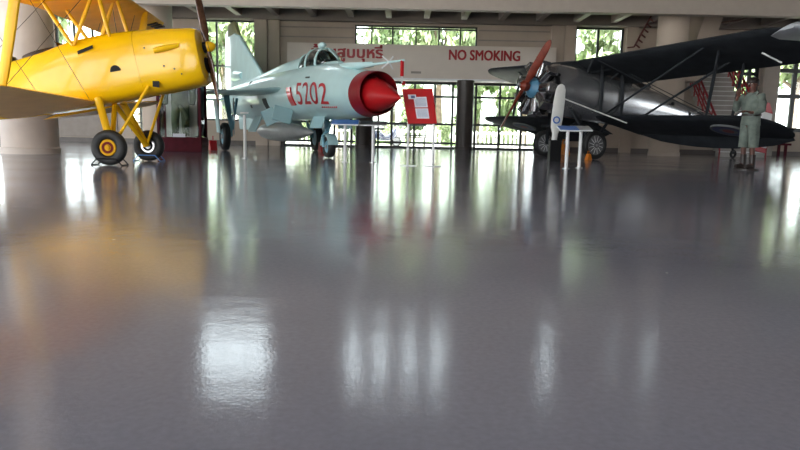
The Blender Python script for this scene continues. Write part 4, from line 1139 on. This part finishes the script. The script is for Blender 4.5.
# tail
tz = 1.68
slab('fin', [(-5.4, 1.84), (-6.1, 2.35), (-6.75, 2.65), (-6.78, 1.80), (-6.2, 1.8)], 0.06, G, CB)
xs0 = -6.79
for k, m in enumerate((M['insignia_red'], M['white'], M['insignia_blue'], M['white'], M['insignia_red'])):
    z0_, z1_ = (2.74, 2.44, 2.12, 1.62, 1.36, 1.2)[k:k+2]
    slab('rudder_stripe', [(xs0, z0_), (xs0 - 0.62 + (0.2 if k == 0 else 0), z0_), (xs0 - 0.66, z1_), (xs0, z1_)], 0.05, m, CB)
for s in (-1, 1):
    wing(MB(), tip_secs(-5.4, s*0.06, 1.78, 1.25, -5.75, s*1.6, 1.78, 0.8, 0), 0.07, 0).build('tailplane', [DW, DU], CB)
tw = Vector((-5.2, 0, 1.58))
lowest = -(tw.x) * math.sin(cp)  # height of the ground line along the tail in local axes
gz = lambda x: x * math.sin(cp) * -1 / math.cos(cp)
MB().tube([(-5.7, 0, 1.6), (-6.0, 0, gz(-6.0) + 0.14)], 0.035, 8).build('tail_wheel_strut', DW, CB)
MB().lathe(tyre_profile(0.13, 0.07, 0.07), (-6.0, 0, gz(-6.0) + 0.13), (0, 1, 0), 20, closed=True).build('tail_wheel', M['black'], CB)
def cw(x, y): return Vector((c0.x + x*math.cos(CA) - y*math.sin(CA), c0.y + x*math.sin(CA) + y*math.cos(CA), 0))
chock('orange chock behind the white post signs, ahead of the dark biplane wheel', floor_at(563.5, 154.5), CA, M['orange'], None, 1.15)
chock('orange chock tucked beside the spoked wheel of the dark biplane', cw(0.72, 1.32), CA, M['orange'], None, 0.55)

# neighbouring aircraft whose pale wing tip shows at the top right corner
Yn = 9.0
tipp = at(781, 28, Yn)
N_ = thing('monoplane', 'light grey aircraft wing tip at the top right corner of the frame', 'aircraft', (tipp.x + 4.6, Yn, 0))
wing(MB(), [(0.62, -4.55, tipp.z, 0.35, 2), (0.70, -4.45, tipp.z, 0.8, 2), (0.78, -4.2, tipp.z, 1.1, 2), (0.85, -3.6, tipp.z, 1.3, 2), (0.9, 0, tipp.z + 0.02, 1.5, 2), (0.85, 4.2, tipp.z, 1.3, 2)], 0.16).build('wing', [M['lightgrey']] * 2, N_)
for o in list(N_.children):
    for v in o.data.vertices: v.co = Vector((v.co.y, -v.co.x + 0.4, v.co.z))
MB().rings([[Vector((p.y, -p.x, p.z)) for p in sup(x, zc, w, h, 2.2, 20)] for x, zc, w, h in ((2.4, 1.45, 0.25, 0.25), (1.8, 1.5, 0.42, 0.45), (0, 1.6, 0.48, 0.6), (-2, 1.55, 0.3, 0.35), (-4.6, 1.5, 0.08, 0.12))]).build('fuselage', M['lightgrey'], N_)
for s in (-1, 1):
    MB().tube([(s*0.4, -0.6, 1.2), (s*0.9, -0.7, 0.3)], 0.05, 8).build('gear_leg', M['steel'], N_)
    MB().lathe(tyre_profile(0.28, 0.14, 0.14), (s*0.95, -0.7, 0.28), (1, 0, 0), 24, closed=True).build('tyre', M['black'], N_)
MB().prism([(-0.03, 3.6, 1.5), (-0.03, 4.5, 1.5), (-0.03, 4.6, 2.4), (-0.03, 4.2, 2.4)], (0.06, 0, 0)).build('fin', M['lightgrey'], N_)

# ================================================================ uniformed mannequin
def skin_mesh(verts, edges, radii, root=0, sub=2):
    me = bpy.data.meshes.new('body'); me.from_pydata(verts, edges, [])
    o = bpy.data.objects.new('body', me); COL.objects.link(o)
    o.modifiers.new('skin', 'SKIN').use_smooth_shade = True
    for i, r in enumerate(radii):
        rr = r if isinstance(r, tuple) else (r, r)
        me.skin_vertices[0].data[i].radius = rr
    me.skin_vertices[0].data[root].use_root = True
    s = o.modifiers.new('sub', 'SUBSURF'); s.levels = sub; s.render_levels = sub
    dg = bpy.context.evaluated_depsgraph_get()
    m2 = bpy.data.meshes.new_from_object(o.evaluated_get(dg))
    bpy.data.objects.remove(o)
    for p in m2.polygons: p.use_smooth = True
    return m2
mf = floor_at(746, 169.8)
MN = thing('mannequin', 'mannequin in pale green uniform and dark helmet standing before the dark wing tip', 'mannequin', (mf.x, mf.y, 0), (0, 0, R(203)))
# local: faces +x, left is +y. stands 1.72 tall on a thin base
B0 = 0.03
V = [(0,0,0.93+B0),                                   # 0 pelvis
     (0.0,0,1.12+B0), (0.0,0,1.30+B0), (0.01,0,1.43+B0), (0.02,0,1.52+B0), (0.035,0,1.60+B0), (0.04,0,1.68+B0), (0.04,0,1.74+B0),   # 1-7 spine neck head
     (0.02,0.10,0.86+B0), (0.03,0.11,0.50+B0), (-0.01,0.12,0.09+B0), (0.11,0.13,0.04+B0),     # 8-11 left leg
     (-0.02,-0.10,0.86+B0), (0.0,-0.11,0.50+B0), (-0.05,-0.12,0.09+B0), (0.07,-0.13,0.04+B0), # 12-15 right leg
     (0.0,0.19,1.42+B0), (0.06,0.27,1.16+B0), (0.26,0.22,1.10+B0), (0.33,0.19,1.12+B0),      # 16-19 left arm
     (0.0,-0.19,1.42+B0), (0.12,-0.27,1.20+B0), (0.25,-0.16,1.38+B0), (0.28,-0.12,1.45+B0)]  # 20-23 right arm raised
E = [(0,1),(1,2),(2,3),(3,4),(4,5),(5,6),(6,7),(0,8),(8,9),(9,10),(10,11),(0,12),(12,13),(13,14),(14,15),(3,16),(16,17),(17,18),(18,19),(3,20),(20,21),(21,22),(22,23)]
rad = [(0.15,0.11),(0.13,0.10),(0.155,0.11),(0.12,0.085),0.055,(0.075,0.085),(0.078,0.092),(0.05,0.06),
       0.09,0.06,0.042,0.035, 0.09,0.06,0.042,0.035, 0.065,0.045,0.032,0.026, 0.065,0.045,0.032,0.026]
body = link_mesh('body', skin_mesh(V, E, rad), M['skin'], MN)
def hand(base, d, up, m, par, sgn):
    """palm with four fingers and a thumb, slightly curled"""
    base, d, up = Vector(base), Vector(d).normalized(), Vector(up).normalized()
    sd = d.cross(up).normalized() * sgn
    mb = MB(); mb.rings([[base + d*f + sd*w*math.cos(2*PI*i/10) + up*0.014*math.sin(2*PI*i/10) for i in range(10)] for f, w in ((-0.02, 0.026), (0.03, 0.038), (0.075, 0.04), (0.09, 0.036))])
    for k, L in enumerate((0.062, 0.074, 0.070, 0.054)):
        o = base + d*0.085 + sd*(0.030 - 0.02*k)
        mb.tube([o, o + d*L*0.5 - up*0.012, o + d*L*0.8 - up*0.035], [0.010, 0.009, 0.007], 8)
    o = base + d*0.02 + sd*0.035
    mb.tube([o, o + d*0.035 + sd*0.025 - up*0.01, o + d*0.065 + sd*0.025 - up*0.025], [0.012, 0.011, 0.008], 8)
    return mb.build('hand', m, par)
hand((0.33,0.19,1.12+B0), (1,-0.2,0.1), (0,0,1), M['skin'], MN, 1)
hand((0.28,-0.12,1.45+B0), (0.4,0.5,1), (1,0,-0.3), M['skin'], MN, -1)
# face
mb = MB(); mb.rings([[Vector((0.115 + dx, y*s, 1.64 + B0 + z)) for (y, s) in ((-0.014, k), (0.014, k), (0.0, k))] for dx, z, k in ((0.0, 0.03, 0.6), (0.025, -0.015, 1.0), (0.005, -0.025, 1.0))])
mb.build('nose', M['skin'], body)
for s in (-1, 1):
    MB().ball((0.108, s*0.032, 1.675 + B0), (0.012, 0.014, 0.009), 10).build('eye', M['white'], body)
    MB().ball((0.035, s*0.088, 1.66 + B0), (0.02, 0.012, 0.032), 10).build('ear', M['skin'], body)
MB().ball((0.112, 0, 1.60 + B0), (0.012, 0.028, 0.008), 10).build('mouth', M['red'], body)
# clothes as grown shells: shirt, sleeves, knee-length trousers
def cr(c, rx, ry, ph=0, seg=20, k=0.05): return [Vector((c[0] + rx*math.cos(2*PI*i/seg)*(1+k*math.sin(4*i+ph)), c[1] + ry*math.sin(2*PI*i/seg)*(1+k*math.sin(5*i+ph)), c[2] + B0)) for i in range(seg)]
MB().rings([cr((0,0,0.86), 0.16, 0.20), cr((0,0,0.95), 0.155, 0.195, 1), cr((0,0,1.06), 0.145, 0.185, 2), cr((0,0,1.22), 0.16, 0.205, 3), cr((0,0,1.36), 0.15, 0.215, 4), cr((0.0,0,1.45), 0.11, 0.17, 5), cr((0.01,0,1.50), 0.075, 0.085)]).build('tunic', M['uniform'], MN)
MB().rings([cr((0,0,1.045), 0.158, 0.198, k=0), cr((0,0,1.085), 0.158, 0.198, k=0)]).build('belt', M['boot'], MN)
MB().tube([(0.0,0.17,1.44+B0), (0.03,0.25,1.30+B0), (0.06,0.275,1.16+B0), (0.15,0.25,1.12+B0), (0.24,0.225,1.10+B0)], [0.085, 0.075, 0.068, 0.06, 0.052], 14).build('sleeve', M['uniform'], MN)
MB().tube([(0.0,-0.17,1.44+B0), (0.07,-0.25,1.30+B0), (0.12,-0.275,1.20+B0), (0.18,-0.22,1.28+B0), (0.235,-0.17,1.36+B0)], [0.085, 0.075, 0.068, 0.06, 0.052], 14).build('sleeve', M['uniform'], MN)
for s, dx in ((1, 0.02), (-1, -0.02)):
    MB().rings([cr((dx*0.6 + 0.01, s*0.128, 0.42), 0.10, 0.085, 1, 14), cr((dx, s*0.12, 0.58), 0.115, 0.092, 2, 14), cr((dx, s*0.1, 0.75), 0.125, 0.108, 3, 14), cr((dx, s*0.09, 0.9), 0.12, 0.105, 4, 14)]).build('trouser_leg', M['uniform'], MN)
    bx = -0.01 if s > 0 else -0.05
    MB().rings([cr((bx, s*0.12, 0.0), 0.065, 0.05, 0, 14, 0), cr((bx, s*0.12, 0.10), 0.06, 0.052, 0, 14, 0), cr((bx+0.01, s*0.12, 0.28), 0.062, 0.058, 0, 14, 0)]).tube([(bx, s*0.12, 0.045+B0), (bx+0.10, s*0.125, 0.045+B0), (bx+0.20, s*0.13, 0.038+B0)], [0.046, 0.05, 0.036], 12).build('boot', M['boot'], MN)
MB().rings([[Vector((0.035 + 0.125*q*math.cos(2*PI*i/20), 0.108*q*math.sin(2*PI*i/20), 1.675 + B0 + z - 0.03*math.cos(2*PI*i/20)*-1*(z < 0.05))) for i in range(20)] for q, z in ((0.98, 0.0), (1.03, 0.03), (0.95, 0.075), (0.7, 0.115), (0.3, 0.13))]).build('helmet', M['boot'], MN)
MB().rings([[Vector((0.12 + x, y*k, 1.705 + B0 + z)) for y, z in ((-0.07, -0.015), (0.07, -0.015), (0.07, 0.02), (-0.07, 0.02))] for x, k in ((-0.02, 1.1), (0.035, 0.9))]).build('goggles', M['wire'], MN, bevel=0.01)
MB().tube([(0.08, 0.0, 1.49+B0), (0.085, 0.06, 1.47+B0), (0.02, 0.10, 1.5+B0), (-0.06, 0.05, 1.53+B0), (-0.06, -0.05, 1.53+B0), (0.02, -0.10, 1.5+B0), (0.08, -0.05, 1.48+B0)], 0.026, 8).build('scarf', M['uniform'], MN)
MB().lathe([(0.001, 0), (0.24, 0), (0.24, 0.02), (0.22, 0.03), (0.001, 0.03)], seg=32).build('base', M['boot'], MN)

# red wall box and white panel behind the mannequin
p = at(764, 150, 24.5)
t = thing('display_bench', 'low dark red bench by the wall behind the dark wing tip', 'bench', (p.x, 24.6, 0))
MB().box((-1.1, -0.3, 0.42), (0.9, 0.3, 0.5)).build('seat', M['maroon'], t)
for x in (-1.0, 0.7):
    for y in (-0.26, 0.18): MB().box((x, y, 0), (x + 0.08, y + 0.08, 0.42)).build('leg', M['maroon'], t)

# ================================================================ light
w = bpy.data.worlds.new('world'); S.world = w; w.use_nodes = True
nt = w.node_tree
bg = nt.nodes['Background']
sky = nt.nodes.new('ShaderNodeTexSky'); sky.sky_type = 'NISHITA'
sky.sun_disc = False; sky.sun_elevation = R(58); sky.sun_rotation = R(200); sky.air_density = 1.2; sky.dust_density = 4.0; sky.ozone_density = 1.0
mixc = nt.nodes.new('ShaderNodeMix'); mixc.data_type = 'RGBA'; mixc.inputs[0].default_value = 0.75
mixc.inputs[7].default_value = (0.92, 0.97, 1.0, 1)
scl = nt.nodes.new('ShaderNodeMix'); scl.data_type = 'RGBA'; scl.blend_type = 'MULTIPLY'; scl.inputs[0].default_value = 1.0
scl.inputs[7].default_value = (0.09, 0.09, 0.09, 1)
nt.links.new(sky.outputs['Color'], scl.inputs[6]); nt.links.new(scl.outputs[2], mixc.inputs[6])
nt.links.new(mixc.outputs[2], bg.inputs['Color'])
bg.inputs['Strength'].default_value = 3.1
sd = bpy.data.lights.new('sun', 'SUN'); sd.energy = 14.0; sd.angle = R(0.6); sd.color = (1, 0.95, 0.86)
so = bpy.data.objects.new('sun', sd); COL.objects.link(so); so.rotation_euler = Vector((0.75, 0.10, -0.55)).to_track_quat('-Z', 'Y').to_euler()
# daylight portals at the openings
def portal(c, sx, sy, rot):
    l = bpy.data.lights.new('portal', 'AREA'); l.shape = 'RECTANGLE'; l.size = sx; l.size_y = sy
    l.cycles.is_portal = True
    o = bpy.data.objects.new('portal', l); COL.objects.link(o); o.location = c; o.rotation_euler = rot
portal((-22.1, -2, 2.75), 5.5, 8, (0, R(-90), 0)); portal((-22.1, 7.5, 2.75), 5.5, 7, (0, R(-90), 0)); portal((-22.1, 16.75, 2.9), 4.1, 6.5, (0, R(-90), 0))
portal((-22.1, 2, 8.75), 3.5, 16, (0, R(-90), 0))
portal((-13, -9.1, 2.75), 12, 5.5, (R(90), 0, 0)); portal((0.5, -9.1, 2.5), 9, 5, (R(90), 0, 0)); portal((-5.5, -9.1, 8.75), 27, 3.5, (R(90), 0, 0))
portal((0.6, YW + 0.2, 1.3), 10.6, 2.6, (R(-90), 0, 0))
S.view_settings.view_transform = 'Standard'
S.view_settings.look = 'None'
S.view_settings.exposure = 1.72
S.view_settings.gamma = 1.0
S.view_settings.use_curve_mapping = False
